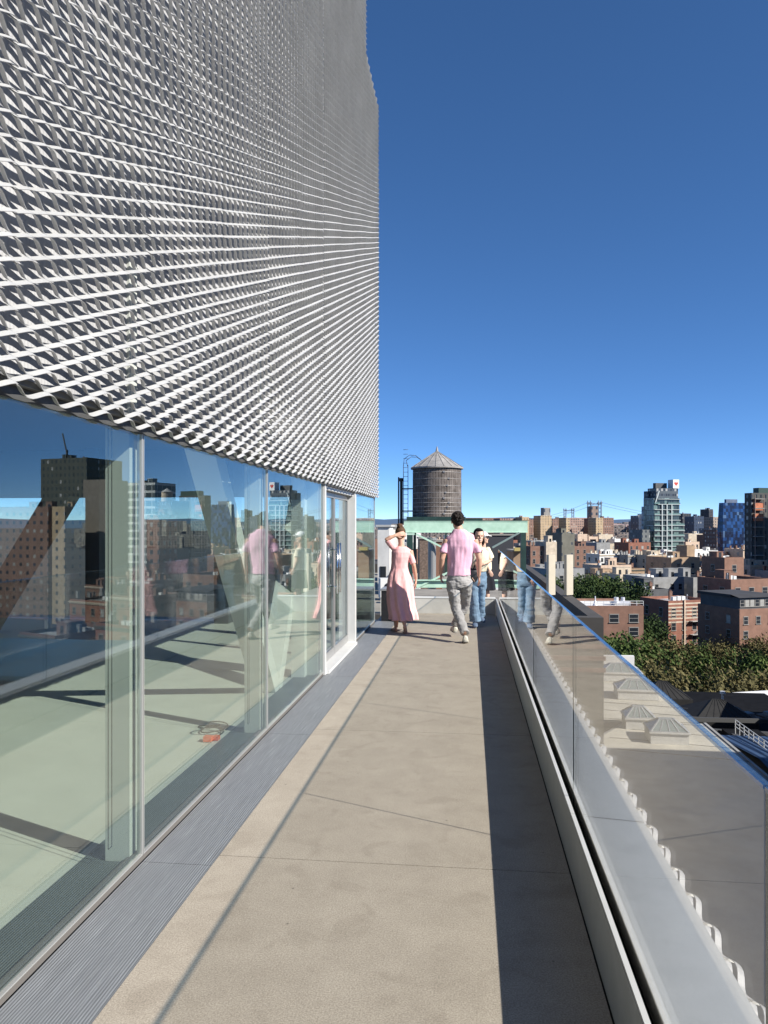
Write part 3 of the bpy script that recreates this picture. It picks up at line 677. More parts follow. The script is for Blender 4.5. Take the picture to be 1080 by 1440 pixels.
def roofstuff(root, w_, d_, zt, kind, rr, roof, n=3, h=.7, t=.3, tank=False):
    q = MB(); q.box(0,w_,0,t,zt,zt+h); q.box(0,w_,d_-t,d_,zt,zt+h); q.box(0,t,t,d_-t,zt,zt+h); q.box(w_-t,w_,t,d_-t,zt,zt+h)
    q.build('roof_parapet', kind, root)
    q = MB(); q.box(t,w_-t,t,d_-t,zt,zt+.05); q.build('roof', roof, root)
    for i in range(n):
        c = rr.random(); x = rr.uniform(.15,.75)*w_; y = rr.uniform(.15,.75)*d_
        if c < .35:
            bw = min(rr.uniform(2,3.4), w_*.4); bd_ = min(rr.uniform(2.2,4), d_*.4); bh = rr.uniform(2,3)
            q = MB(); q.box(x,x+bw,y,y+bd_,zt+.05,zt+bh); q.box(x-.1,x+bw+.1,y-.1,y+bd_+.1,zt+bh,zt+bh+.15); o = q.build('bulkhead', kind, root)
            q = MB(); q.box(x+bw*.3,x+bw*.3+.9,y-.04,y+.1,zt+.06,zt+2.0-.1); q.build('door', win_m, o)
        elif c < .6:
            q = MB()
            for k in range(rr.randint(1,3)): q.box(x+k*1.3,x+k*1.3+.9,y,y+.9,zt+.05,zt+rr.uniform(.8,1.2))
            q.build('roof_unit', ac_m, root)
        elif c < .8:
            q = MB(); q.box(x,x+.8,y,y+.5,zt+.05,zt+1.9); q.box(x-.07,x+.87,y-.07,y+.57,zt+1.9,zt+2.05); q.tube((x+.25,y+.25,zt+2.05),(x+.25,y+.25,zt+2.5),.12); q.tube((x+.58,y+.25,zt+2.05),(x+.58,y+.25,zt+2.4),.12); q.build('chimney', BR['brown'], root)
        else:
            q = MB(); q.tube((x,y,zt+.05),(x,y,zt+1.6),.08); q.tube((x,y,zt+1.6),(x+.05,y,zt+1.9),.22,.02); q.tube((x+.4,y+1,zt+.05),(x+.4,y+1,zt+1.1),.06); q.build('vent_pipe', ductm, root)
PL = []
def bldg(label, px0, pxc, px1, ytop, t, wall, roof='black', dmax=16, base=None, wspec=None, n=3, par_=.7, rot=None, name='building', cat='building', group=None, seed=None, zt=None, sides=True, dep=None):
    gr = GR if rot is None else rot
    e1 = Vector((math.cos(gr), math.sin(gr))); e2 = Vector((-math.sin(gr), math.cos(gr)))
    p = P(pxc, 738, t); o2 = Vector((p.x,p.y)); w_ = hit(o2, e1, px1)
    d_ = hit(o2, e2, px0) if px0 < pxc-.5 else dmax
    if d_ <= 0 or d_ > 60: d_ = dmax
    if dep: d_ = dep
    z = zat(ytop, t) if zt is None else zt
    root = empty(name, (o2.x,o2.y,GZ), gr, label, cat, group)
    H = z - GZ; rr = random.Random(seed if seed is not None else int(px0*31+t))
    mt = BR[wall] if isinstance(wall, str) else wall
    q = MB(); q.box(0,w_,0,d_, 0 if base is None else base-GZ, H-par_); q.build('wall', mt, root)
    roofstuff(root, w_, d_, H-par_, mt, rr, RF[roof], n, par_)
    if wspec:
        nfl, sp, fh, wd, hg = wspec
        zz1 = H-par_-.5
        windows(root, w_, d_, max(0.5, zz1-nfl*fh-.1), zz1, sp, fh, wd, hg, sides=sides, rr=rr)
    PL.append((o2.x+e1.x*w_/2+e2.x*d_/2, o2.y+e1.y*w_/2+e2.y*d_/2, math.hypot(w_,d_)/2))
    return root, w_, d_, H

# --- neighbour roof with the water tank and the green steel
nb = empty('building', (4.5,26,GZ), 0, 'dark roofed neighbour building right beyond the terrace carrying the water tank and green steel', 'building')
NR = 1.6-3.9-GZ
q = MB(); q.box(-14,0,0,34,0,NR-.01); q.build('wall', BR['olive'], nb)
q = MB(); q.box(-13.6,-.5,.5,33.5,NR,NR+.05); q.build('roof', RF['tan'], nb)
q = MB(); q.box(-.45,0,0,34,NR,NR+.75); q.box(-14,-.45,0,.45,NR,NR+.75); q.box(-14,-.45,33.6,34,NR,NR+.75); q.build('roof_parapet', wallm('coping_dark',(.06,.055,.05)), nb)
q = MB()
for k in range(3): q.box(-1.9,.06,-.06,-.005,NR-.3-k*.4,NR-.16-k*.4)
q.build('brick_band', BR['brown'], nb)
for (px0,px1,y0,t) in ((531,548,742,44),(549,563,742,46)):
    a = P(px0,738,t); b_ = P(px1,738,t)
    r = empty('bulkhead_hut', (a.x,a.y,NR+GZ+.05), 0, 'white rooftop hut %s behind the woman in pink' % ('nearest the glass corner' if px0 < 540 else 'just right of the first hut'), 'hut')
    q = MB(); q.box(0,b_.x-a.x,0,3,0,1.6-.17-NR-GZ); q.build('wall', BR['white'], r)
    q = MB(); q.box(-.1,b_.x-a.x+.1,-.1,3.1,1.43-NR-GZ,1.55-NR-GZ); q.build('roof', RF['silver'], r)
    q = MB(); q.box(.15,.5,-.03,.05,.5,1.4); q.build('door', win_m, r)
# tank
mint = mat('mint_paint', (.46,.70,.54), .6, var=.12, scale=2.5, col2=(.56,.78,.63)); dgreen = mat('dark_green_steel', (.018,.05,.042), .5, var=.3, scale=2)
T = 50; tc_ = P(614.5,738,T); tb = zat(727,T); tt = zat(658,T); ta = zat(634,T); tr_ = 34.5/FPX*T
tank = empty('water_tank', (tc_.x,tc_.y,tb), 0, 'weathered wooden rooftop water tank with a conical grey roof and steel hoops', 'water tank')
N = 56; q = MB()
for i in range(N):
    a0 = 2*math.pi*i/N+.006; a1 = 2*math.pi*(i+1)/N-.006; ro = tr_; ri = tr_-.07
    n = len(q.v)
    for rr_, a in ((ro,a0),(ro,a1),(ri,a1),(ri,a0)): q.v.append((rr_*math.cos(a),rr_*math.sin(a),0))
    for rr_, a in ((ro,a0),(ro,a1),(ri,a1),(ri,a0)): q.v.append((rr_*.985*math.cos(a),rr_*.985*math.sin(a),tt-tb))
    for f in ((0,1,5,4),(1,2,6,5),(2,3,7,6),(3,0,4,7),(4,5,6,7)): q.f.append(tuple(n+k for k in f))
wood = mat('weathered_wood', (.105,.085,.072), .85, var=.35, scale=2.2, col2=(.19,.165,.15)); 
q.build('barrel', wood, tank)
q = MB(); q.tube((0,0,.05),(0,0,tt-tb-.02),tr_-.08,tr_*.985-.09,40); q.build('liner', mat('liner_dark',(.03,.025,.02),.9), tank)
for k, zf in enumerate((.06,.12,.20,.28,.37,.48,.62,.76,.89)):
    q = MB(); z = zf*(tt-tb); rr_ = tr_*(1-.015*zf)+.006
    for i in range(40):
        a0 = 2*math.pi*i/40; a1 = 2*math.pi*(i+1)/40
        q.tube((rr_*math.cos(a0),rr_*math.sin(a0),z),(rr_*math.cos(a1),rr_*math.sin(a1),z),.013,n=5)
    a = -1.25+.07*(k%4); q.box(rr_*math.cos(a)-.06,rr_*math.cos(a)+.06,rr_*math.sin(a)-.06,rr_*math.sin(a)+.02,z-.05,z+.05)
    q.build('hoop', mat('hoop_steel',(.42,.40,.38),.5,.5), tank)
n_ = 20; q = MB(); re = tr_+.12; ap = (0,0,ta-tb)
for i in range(n_):
    a0 = 2*math.pi*i/n_; a1 = 2*math.pi*(i+1)/n_
    q.poly([(re*math.cos(a0),re*math.sin(a0),tt-tb),(re*math.cos(a1),re*math.sin(a1),tt-tb),ap])
    q.bar((re*math.cos(a0),re*math.sin(a0),tt-tb+.01),(0,0,ta-tb+.01),.035,.03)
q.tube((0,0,tt-tb-.09),(0,0,tt-tb-.003),re,re,40); q.tube((0,0,ta-tb-.1),(0,0,ta-tb+.3),.12,.02)
q.build('roof', mat('tank_roof',(.30,.285,.27),.7,.2,var=.25,scale=3), tank, fix=True)
q = MB(); lx = -tr_-.28
for dx in (0,.34): q.tube((lx-dx*.9,-.3,-1.2),(lx-dx*.9,-.3,tt-tb+.2),.022)
for k in range(16): q.tube((lx,-.3,k*.3),(lx-.31,-.3,k*.3),.014)
pts = [Vector((lx-.3,-.3,tt-tb+.2)), Vector((lx-.25,-.3,tt-tb+.6)), Vector((lx+.1,-.3,tt-tb+.85)), Vector((lx+.5,-.3,tt-tb+.82)), Vector((lx+.85,-.3,tt-tb+.55))]
for a,b_ in zip(pts[:-1],pts[1:]): q.tube(a,b_,.018)
pts = [p+Vector((.28,0,-.12)) if i==0 else p+Vector((.12,0,-.12)) for i,p in enumerate(pts)]
for a,b_ in zip(pts[:-1],pts[1:]): q.tube(a,b_,.018)
q.build('ladder', mat('ladder_dark',(.05,.055,.06),.5,.4), tank, smooth=True)
q = MB(); q.tube((-tr_-.75,.0,-2.9),(-tr_-.75,.0,2.4),.10,n=10); q.tube((-tr_-.75,0,2.4),(-tr_-.75,0,2.62),.14,n=10); q.tube((-tr_-.95,.15,-2.9),(-tr_-.95,.15,2.7),.05)
for z in (.4,1.9): q.bar((-tr_-.8,0,z),(-tr_+.02,0,z),.08,.08)
q.build('pipe', mat('pipe_dark',(.03,.035,.035),.5,.3), tank, smooth=False)
q = MB(); q.box(-1.9,1.9,-1.7,1.7,-.28,-.005)
for x in (-1.5,-.5,.5,1.5): q.box(x-.1,x+.1,-1.9,1.9,-.55,-.281)
for x in (-1.6,1.6):
    for y in (-1.5,1.5): q.box(x-.09,x+.09,y-.09,y+.09,-3.9-(tb-2.3)+.6,-.56)
q.build('platform', dgreen, tank)
gp_ = P(655,738,54); q = MB(); q.box(-1.6,1.2,0,1.2,0,.22); q.box(-1.0,-.3,.2,1,.22,.45)
gb = empty('steel_dunnage', (gp_.x,gp_.y,zat(733,54)), 0, 'dark green steel platform box just right of the water tank', 'platform'); q.build('beam_frame', dgreen, gb)
q = MB(); q.box(-1.5,-1.38,.1,.22,-4,0); q.box(1.5,1.62,.1,.22,-4,0); q.build('leg', dgreen, gb)
# green truss frame
t_ = 30; A = P(568,733,t_); B = P(742,733,t_)
tf = empty('steel_truss', (A.x,A.y,0), math.atan2(B.y-A.y,B.x-A.x), 'mint green steel frame with a heavy top beam, dark post and diagonal braces', 'steel frame')
Lf = (B-A).length; zt_, zb_ = zat(733.5,t_), zat(748,t_); zc = zat(822,t_)
q = MB(); q.box(0,Lf,-.0,.02,zb_,zt_); q.box(0,Lf,-.015,.14,zt_,zt_+.03); q.box(0,Lf,-.03,.14,zb_-.03,zb_); q.build('top_beam', mint, tf)
q = MB(); q.box(-.05,Lf+.05,-.02,.16,zt_+.031,zt_+.05); q.build('beam_cap', dgreen, tf)
q = MB(); q.box(Lf-.28,Lf-.08,-.1,.1,zat(835,t_)-1.2,zb_-.031); q.build('post', dgreen, tf)
q = MB(); q.box(.12,.34,-.1,.1,zat(835,t_)-1.2,zb_-.031); q.build('post', dgreen, tf)
sc_ = t_/FPX
q = MB(); q.bar(((585-568)*sc_,-.05,zat(751,t_)),((625-568)*sc_,-.05,zat(771,t_)),.07,.09,(0,1,0)); q.bar(((583-568)*sc_,-.05,zat(751,t_)),((572-568)*sc_,-.05,zat(751,t_)),.07,.12,(0,1,0)); q.build('brace', mint, tf)
q = MB(); q.bar(((730-568)*sc_,-.05,zat(749,t_)),((692-568)*sc_,-.05,zat(770,t_)),.07,.09,(0,1,0)); q.build('brace', mat('steel_grey_green',(.22,.29,.27),.5), tf)
q = MB(); q.bar(((586-568)*sc_,-.05,zat(826,t_)),((640-568)*sc_,-.05,zat(800,t_)),.07,.09,(0,1,0)); q.build('brace', mint, tf)
q = MB(); q.box(.4,Lf-.3,-.05,.0,zc-.12,zc+.16); q.box(.4,Lf-.3,-.15,.15,zc+.16,zc+.19); q.build('bottom_beam', mint, tf)
q = MB(); q.tube(((608-568)*sc_,.2,-2.2),((608-568)*sc_,.2,zat(760,t_)),.16,n=14); q.tube(((608-568)*sc_,.2,zat(760,t_)),((608-568)*sc_,.2,zat(756,t_)),.2,n=14)
o = q.build('flue_pipe', mat('flue_grey',(.30,.30,.30),.4,.4), None, smooth=False); o.matrix_world = tf.matrix_basis.copy(); tag(o, 'upright grey metal flue pipe standing inside the green steel frame', 'pipe')
def nbhouse(name, px0, px1, y0, y1, t, mt, label, cat, dep_=2.0, extra=None):
    a = P(px0,738,t); b_ = P(px1,738,t); zb = NR+GZ+.05; r = empty(name, (a.x,a.y,zb), YAW, label, cat)
    W = (b_-a).length; Hh = zat(y0,t)-zb
    q = MB(); q.box(0,W,0,dep_,0,Hh); q.build('wall', mt, r)
    q = MB(); q.box(-.06,W+.06,-.06,dep_+.06,Hh,Hh+.09); q.build('coping', trim_m, r); return r, W, Hh
r, W, Hh = nbhouse('brick_shaft', 590,604,758,0,40, mat('brick_pattern',(.16,.115,.09),.9,var=.5,scale=9), 'small brown brick shaft left of the grey flue pipe', 'shaft')
r, W, Hh = nbhouse('brick_shaft', 612,622,762,0,42, BR['orange'], 'narrow orange brick shaft right of the grey flue pipe', 'shaft')
r, W, Hh = nbhouse('brick_shaft', 722,738,776,0,39, BR['tan'], 'pale brick shaft under the right end of the green steel frame', 'shaft')
q = MB(); q.box(.0,W*.8,-.3,-.07,Hh+.05,Hh+.22); q.build('tarp', mat('tarp_yellow',(.45,.36,.12),.6), r)
r, W, Hh = nbhouse('plant_screen', 676,722,753,0,44, mat('screen_charcoal',(.035,.037,.045),.7), 'charcoal rooftop plant screen seen through the green steel frame', 'screen', .3)
for k,(px,w_,h_,l_) in enumerate(((577,.9,.9,'white rooftop condenser seen between the woman in pink and the flue pipe'),(630,1.0,.75,'grey rooftop condenser on the tan roof left of the man'),(700,1.1,.9,'pale rooftop condenser near the glass rail end'),(546,.8,1.0,'grey rooftop condenser beside the white huts'))):
    p = P(px,738,[36,30.8,33,38][k]); r = empty('condenser', (p.x,p.y,NR+GZ+.05), .1*k, l_, 'air conditioner')
    q = MB(); q.box(-w_/2,w_/2,0,.6,.12,h_+.12); q.build('casing', ac_m if k != 1 else ductm, r)
    q = MB(); q.tube((0,-.012,h_*.55+.12),(0,.02,h_*.55+.12),.28*w_,n=16); q.build('fan_grille', win_m, r)
    q = MB()
    for sx in (-1,1): q.box(sx*w_*.4-.04,sx*w_*.4+.04,0,.6,0,.119)
    q.build('skid', ductm, r)
for k,px in enumerate((535,541,549)):
    pass
# antennas
for k, px in enumerate((775,800)):
    t = 33; p = P(px,738,t); r = empty('panel_antenna', (p.x,p.y,NR+GZ+.05), YAW+.55, '%s of the two tall cream panel antennas on the neighbour roof' % ('left' if k==0 else 'right'), 'antenna', 'cream panel antennas')
    z1 = zat(780,t)-(NR+GZ+.05); z0 = zat(836.5,t)-(NR+GZ+.05); hw = 6.6/FPX*t
    q = MB(); n = 10; oc = []
    for i in range(n+1):
        a = math.pi*i/n; oc.append((-hw*math.cos(a)*(1 if 0<i<n else 1), -.05-.025*math.sin(a)**.5 if 0<i<n else -.05))
    oc = [(-hw,.08)]+oc+[(hw,.08)]
    q.prism(oc, z0, z1); q.build('panel', mat('antenna_cream',(.50,.45,.36),.5,var=.04), r)
    q = MB(); q.tube((0,.16,0),(0,.16,z1-.2),.04,n=10)
    for z in (z0+.25,z1-.3): q.box(-.06,.06,.08,.16,z-.05,z+.05)
    q.build('mast', ductm, r)
    q = MB()
    for x in (-.1,.0,.1): q.tube((x,0,z0-.22),(x,0,z0),.018)
    q.build('cable', MATS['cord_black'], r)

# --- named buildings, right of the walkway
L_ = []
W1 = (3, 3.2, 3.1, 1.2, 1.7)
lb = bldg('long red brick building with a white gravel roof behind the right antenna', 812,822,905,852,130,'orange','white',dep=13,wspec=(3,3.1,2.3,1.5,1.3),n=0,par_=.5,rot=R(8))
rl_, w_, d_, H = lb; q = MB()
for i in range(10): q.tube((w_*i/9,.15,H),(w_*i/9,.15,H+.8),.05,n=5)
for z in (.4,.8): q.tube((0,.15,H+z),(w_,.15,H+z),.05,n=5)
q.build('roof_rail', ac_m, rl_)
q = MB(); q.tube((w_*.62,6,H-.2),(w_*.95,5,H-.1),.45,n=12); q.tube((w_*.7,5,H),(w_*.7,5,H+1.0),.4,n=12); q.tube((w_*.85,6,H),(w_*.85,6,H+.9),.35,n=12); q.tube((w_*.3,4,H-.4),(w_*.3,4,H+1.3),.12); q.tube((w_*.3,4,H-.4),(w_*.3,4,H+.6),.5,.1); q.build('duct', mat('duct_white',(.6,.6,.62),.4,.2), rl_, smooth=False)
r, w_, d_, H = bldg('brick row house banded in cream and red with a fire escape, beside the trees', 900,940,998,845,172,'red','silver',wspec=(4,2.7,3.1,1.1,1.9),n=3)
q = MB()
for k in range(6): q.box(0,w_,-.035,.0,H-.9-k*.85,H-.9-k*.85+.33)
q.build('stone_band', BR['cream'], r)
q = MB(); q.box(w_*.36,w_*.36+.35,-.3,-.04,0,H+.2); q.build('downpipe', BR['peach'], r)
q = MB()
for k in range(3):
    z = H-4.9-k*3.1; q.box(w_*.5,w_*1.02,-1.3,-.04,z,z+.08)
    for i in range(16): x = w_*.5+i*w_*.52/15; q.box(x,x+.04,-1.3,-1.26,z+.08,z+1.0)
    q.box(w_*.5,w_*1.02,-1.3,-1.25,z+1.0,z+1.06); q.bar((w_*.6,-.8,z-3.0),(w_*.95,-.8,z),.6,.08)
q.build('fire_escape', mat('escape_white',(.5,.49,.46),.6), r)
r, w_, d_, H = bldg('tall brown brick house with stepped roof at the right of the rooftops', 1008,1019,1046,784,205,'orange','silver',dep=9,wspec=(4,3.4,3.6,1.3,1.8),n=2)
bldg('brown brick wing stepping down right of the stepped brick house', 1012,1028,1085,815,186,'orange','black',dep=12,wspec=(3,4.2,3.6,1.5,1.8),n=4)
r, w_, d_, H = bldg('brick building with a dark glazed attic storey at the right edge', 1026,1040,1092,857,150,'orange','black',dep=12,wspec=(5,3.1,2.9,1.0,1.45),n=0,par_=.3)
q = MB(); q.box(.3,w_-.3,.3,d_-.5,H-.24,H+2.3); q.build('attic', BR['dgrey'], r)
q = MB(); q.poly([(-.2,-.3,H+2.31),(w_+.2,-.3,H+2.31),(w_+.2,2.2,H+2.8),(-.2,2.2,H+2.8)]); q.box(-.2,w_+.2,2.2,d_,H+2.31,H+2.8); q.build('attic_roof', RF['black'], r)
for i in range(7): inst('window', winmesh(.9,1.3,winl_m if i in (1,2,4) else win_m)[1], r, (.9+i*1.25,.27,H+.5)); 
for i in range(7): inst('pane', winmesh(.9,1.3,winl_m if i in (1,2,4) else win_m)[0], r, (.9+i*1.25,.262,H+.5))
bldg('tan brick loft building in front of the tower with the heart sign', 926,944,984,784,262,'tan','tan',dep=14,wspec=(2,5,3.4,1.2,1.6),n=5)
bldg('tan brick stair tower rising behind the tan loft building', 962,966,977,767,282,'tan','silver',dep=6,n=0)
bldg('grey rendered building with a white gable roof left of the brick house', 905,918,962,812,212,'grey','white',dep=14,wspec=(4,2.6,3.1,1.1,1.6),n=5)
bldg('weathered grey warehouse with a black side wall behind the banded house', 962,975,1008,812,222,'grey','black',dep=14,wspec=(2,4.6,3.2,1.4,1.4),n=4)
bldg('dark roofed low building with silver vents left of the banded house', 893,905,940,829,190,'dgrey','black',dep=12,n=5)
bldg('peach and cream rowhouse pair with small square windows above the trees', 840,845,888,795,270,'peach','black',dep=12,wspec=(4,3.6,3.3,1.1,1.5),n=6)
bldg('cream arched back building just right of the small trees', 866,872,902,808,235,'cream','tan',dep=10,wspec=(3,3.3,3.4,1.0,1.7),n=4)
bldg('pale grey house with three dark windows behind the antennas', 762,770,822,800,215,'grey','silver',dep=10,wspec=(3,3.0,3.3,1.2,1.7),n=5)
bldg('olive grey windowless tower behind the two antennas', 783,790,808,749,360,facade('tower_olive',(.13,.125,.10),sp=5.6,fh=5.2,wf=(.42,.58),zf=(.4,.65),litep=0),'black',dep=9,n=2)
bldg('light stone house with two bulkheads left of the olive tower', 764,768,783,762,300,'cream','silver',dep=9,wspec=(3,2.6,3.2,1,1.5),n=3)
bldg('dark brick block with pale cornice right of the green frame', 740,746,766,768,300,'brown','black',dep=12,wspec=(3,2.8,3.2,1.1,1.6),n=3)
bldg('red roofed low school building under the bridge', 880,884,915,763,430,'red','red',dep=14,wspec=(3,3.4,3.3,1.3,1.6),n=4)
bldg('grey gabled church like building right of the olive tower', 836,839,858,763,420,'grey','silver',dep=14,n=2)
bldg('long white topped loft between the olive tower and the church', 806,808,836,768,400,'brown','white',dep=12,wspec=(3,3.2,3.3,1.3,1.7),n=4)
# housing slabs
F1 = facade('housing_brown',(.21,.125,.095),sp=3.1,fh=2.9,wf=(.3,.66),zf=(.3,.7),litep=.2)
F2 = facade('housing_tan',(.42,.31,.19),sp=3.4,fh=2.9,wf=(.35,.65),zf=(.3,.7),litep=.1)
F3 = facade('housing_pink',(.30,.20,.165),sp=3.0,fh=2.9,wf=(.28,.7),zf=(.28,.72),litep=.3)
for (a,b_,c,y,t,m,l) in (
 (636,640,705,728,880,F1,'long brown housing slab seen above the green steel beam'),(700,703,735,729,860,F3,'rosy brick housing slab ending above the post of the steel frame'),
 (733,734,744,727,850,F2,'narrow tan housing end wall right of the steel frame top'),(743,744,751,730,930,F1,'slim dark apartment block between two tan housing walls'),
 (753,760,776,725,850,F2,'yellow lit housing tower with dark left side'),(775,777,797,729,880,F1,'brown housing slab left of the smaller bridge tower'),
 (794,796,801,728,840,F2,'thin yellow stair bay below the smaller bridge tower'),(800,801,826,728,885,F3,'rosy housing slab between the two bridge towers'),
 (826,832,837,729,860,F1,'dark housing side wing under the larger bridge tower'),(836,838,848,728,842,F2,'yellow lit bay under the larger bridge tower'),
 (847,848,863,728,870,F1,'brown housing slab at the left end of the bridge deck')):
    bldg(l,a,b_,c,y,t,m,'black',dep=16,n=2,name='apartment_block',cat='apartment block')
bldg('grey chimney like elevator tower on the yellow lit housing', 763,765,774,714,900,facade('shaft_grey',(.25,.235,.215),sp=9,fh=9,litep=0),'black',dep=8,n=0,name='apartment_block',cat='tower')
bldg('brown masonry tower standing between the legs of the larger bridge tower', 830,832,841,712,900,facade('shaft_brown',(.22,.16,.13),sp=7,fh=7,litep=0),'black',dep=10,n=0,name='apartment_block',cat='tower')
FS = [facade('sky_dark',(.045,.047,.055),sp=3,fh=3.2,win=(.02,.02,.025),litep=.12),facade('sky_tan',(.33,.26,.20),sp=3.2,fh=3.1,litep=.1),facade('sky_navy',(.03,.045,.08),sp=2.8,fh=3.3,rough=.4,litep=.15),facade('sky_brown',(.14,.09,.075),sp=3,fh=3.1,litep=.2)]
for (a,b_,c,y,t,m,l) in (
 (958,960,972,722,820,FS[0],'black silhouetted tower hard right of the glass tower'),(969,970,975,729,900,FS[1],'thin tan tower between two dark ones'),(972,976,990,726,760,FS[2],'dark navy block with rounded top left of the twin tan towers'),
 (986,988,999,727,850,FS[1],'tan tower with setback top right of the navy block'),(993,997,1003,716,840,FS[0],'tallest slim dark tower left of the blue checkered tower'),(1001,1003,1015,727,830,FS[1],'tan terrace tower touching the blue checkered tower'),
 (996,998,1010,743,700,FS[2],'low dark office block in front of the tan towers'),(1005,1008,1020,745,560,FS[3],'brown tenement stack below the blue checkered tower'),
 (895,898,907,725,800,FS[2],'small blue grey tower left of the glass tower'),(893,895,900,733,820,facade('sky_grey',(.2,.24,.3),sp=3,fh=3.3,litep=.1),'stubby grey tower beside the small blue grey one')):
    bldg(l,a,b_,c,y,t,m,'black',dep=14,n=3,name='tower',cat='tower')

# --- glass tower with the heart sign
gl_m = facade('tower_glazing',(.06,.08,.08),win=(.02,.03,.035),sp=1.9,fh=3.55,wf=(.08,.92),zf=(.10,.9),rough=.35,wrough=.1,lite=(.13,.19,.175),litep=.38)
slabm = mat('slab_white',(.42,.46,.45),.5)
def face_obj(px0,pxc,px1,t,label,name='tower',cat='tower'):
    e1 = Vector((math.cos(GR),math.sin(GR))); e2 = Vector((-math.sin(GR),math.cos(GR))); p = P(pxc,738,t); o2 = Vector((p.x,p.y))
    w_ = hit(o2,e1,px1); d_ = hit(o2,e2,px0); r = empty(name,(o2.x,o2.y,GZ),GR,label,cat); return r,w_,d_
ht, w_, d_ = face_obj(905,921,963,500,'stepped glass tower with white slab lines and a red heart sign on top'); 
if not (0 < d_ < 60): d_ = 22
zh = lambda y: zat(y,500)-GZ
q = MB(); q.box(0,w_*.86,1.2,d_,0,zh(700)); q.box(w_*.86,w_,1.2,d_*.8,0,zh(735)); q.build('wall', gl_m, ht)
q = MB(); q.box(w_*.10,w_*.84,2,d_*.9,zh(700),zh(686)); q.box(w_*.0,w_*.6,8,d_*.98,zh(700),zh(690)); q.build('crown', facade('crown_glass',(.07,.09,.11),sp=1.8,fh=3.4,wf=(.1,.9),litep=.3), ht)
q = MB(); q.box(w_*.28,w_*.66,8,d_*.9,zh(686),zh(678)); q.build('plant_room', BR['dgrey'], ht)
q = MB(); q.box(w_*.66,w_*.86,1.6,7,zh(686),zh(673.5)); sg = q.build('sign_wall', mat('sign_white',(.75,.75,.74),.5), ht)
q = MB(); cx_, cz_, s_ = w_*.76, zh(679.5), 1.6; pts = []
for i in range(24):
    a = 2*math.pi*i/24; pts.append((cx_+s_*.062*16*math.sin(a)**3, 1.55, cz_+s_*.062*(13*math.cos(a)-5*math.cos(2*a)-2*math.cos(3*a)-math.cos(4*a))))
n0 = len(q.v); q.v += pts + [(x,1.59,z) for x,y,z in pts]; q.f.append(tuple(range(n0,n0+24))); q.f.append(tuple(n0+47-i for i in range(24)))
for i in range(24): q.f.append((n0+i,n0+(i+1)%24,n0+24+(i+1)%24,n0+24+i))
q.build('heart', mat('heart_red',(.5,.05,.03),.5), sg)
fl = int((zh(700)-5)/3.55)
for k in range(fl):
    z = zh(702)-k*3.55; full_w = w_*.86 if z > zh(735) else w_
    q = MB(); x0 = w_*.12 if k < 2 else 0
    q.box(x0,full_w+.3,.3,1.15,z,z+.35); q.box(-.25,0,1.2,d_*.7,z,z+.35)
    sl = q.build('floor_slab', slabm, ht)
    if k > 5 or k%2:
        q = MB(); q.box(0,w_*.18,.32,.38,z+.36,z+1.4); q.box(w_*.45,full_w,.32,.38,z+.36,z+1.4); q.build('balcony_rail', mat('balcony_glass',(.12,.19,.175),.15), sl)
for x in (.24,.40,.56):
    q = MB(); q.box(w_*x,w_*x+.7,.25,1.18,0,zh(709)); q.build('pier', slabm, ht)
q = MB(); q.bar((w_*.02,.7,zh(709)),(w_*.16,.7,zh(690)),.7,.5,(0,1,0)); q.build('raking_pier', slabm, ht)
bldg('dark lower wing on the left flank of the glass tower', 897,903,914,745,495,facade('wing_grey',(.13,.14,.14),sp=3,fh=3.3,litep=.15),'black',dep=14,n=1,name='tower',cat='tower')
bldg('pale glass setback block stepping up the glass tower left side', 911,915,924,712,512,facade('wing_blue',(.20,.26,.31),sp=2.2,fh=3.4,wf=(.1,.9),litep=.3,rough=.3),'black',dep=10,n=1,name='tower',cat='tower')
# --- blue checkered tower
def checker():
    m = bpy.data.materials.new('blue_checker'); m.use_nodes = True; t = m.node_tree; b = t.nodes['Principled BSDF']
    tc = t.nodes.new('ShaderNodeTexCoord'); mp = t.nodes.new('ShaderNodeMapping'); mp.inputs['Scale'].default_value = (.62,.62,.52); t.links.new(tc.outputs['Object'], mp.inputs[0])
    fl_ = t.nodes.new('ShaderNodeVectorMath'); fl_.operation = 'FLOOR'; t.links.new(mp.outputs[0], fl_.inputs[0])
    wn = t.nodes.new('ShaderNodeTexWhiteNoise'); t.links.new(fl_.outputs[0], wn.inputs['Vector'])
    r = t.nodes.new('ShaderNodeValToRGB'); r.color_ramp.interpolation = 'CONSTANT'; e = r.color_ramp.elements
    e[0].color = (.003,.008,.03,1); e[1].position = .34; e[1].color = (.006,.028,.10,1)
    for p, c in ((.56,(.012,.05,.16)),(.78,(.005,.015,.05)),(.92,(.06,.11,.2))): x = e.new(p); x.color = (*c,1)
    t.links.new(wn.outputs['Value'], r.inputs[0]); t.links.new(r.outputs[0], b.inputs['Base Color']); b.inputs['Roughness'].default_value = .25; return m
r, w_, d_ = face_obj(1014,1020,1049,450,'blue checkered glass tower with slanting edges at the right')
if not (0 < d_ < 60): d_ = 14
z0_, z1_ = zat(790,450)-GZ, zat(707,450)-GZ; q = MB()
n = len(q.v); q.v += [(-1,0,0),(w_-4,0,0),(w_-4,d_,0),(-1,d_,0),(-3,-1.5,z0_+18),(w_+.5,-1,z0_+18),(w_+.5,d_,z0_+18),(-3,d_,z0_+18),(-1.5,0,z1_),(w_-.3,0,z1_),(w_-.3,d_,z1_),(-1.5,d_,z1_)]
for l in (0,4):
    for i in range(4): j = (i+1)%4; q.f.append((n+l+i,n+l+j,n+l+4+j,n+l+4+i))
q.f.append((n+8,n+9,n+10,n+11)); q.build('wall', checker(), r)
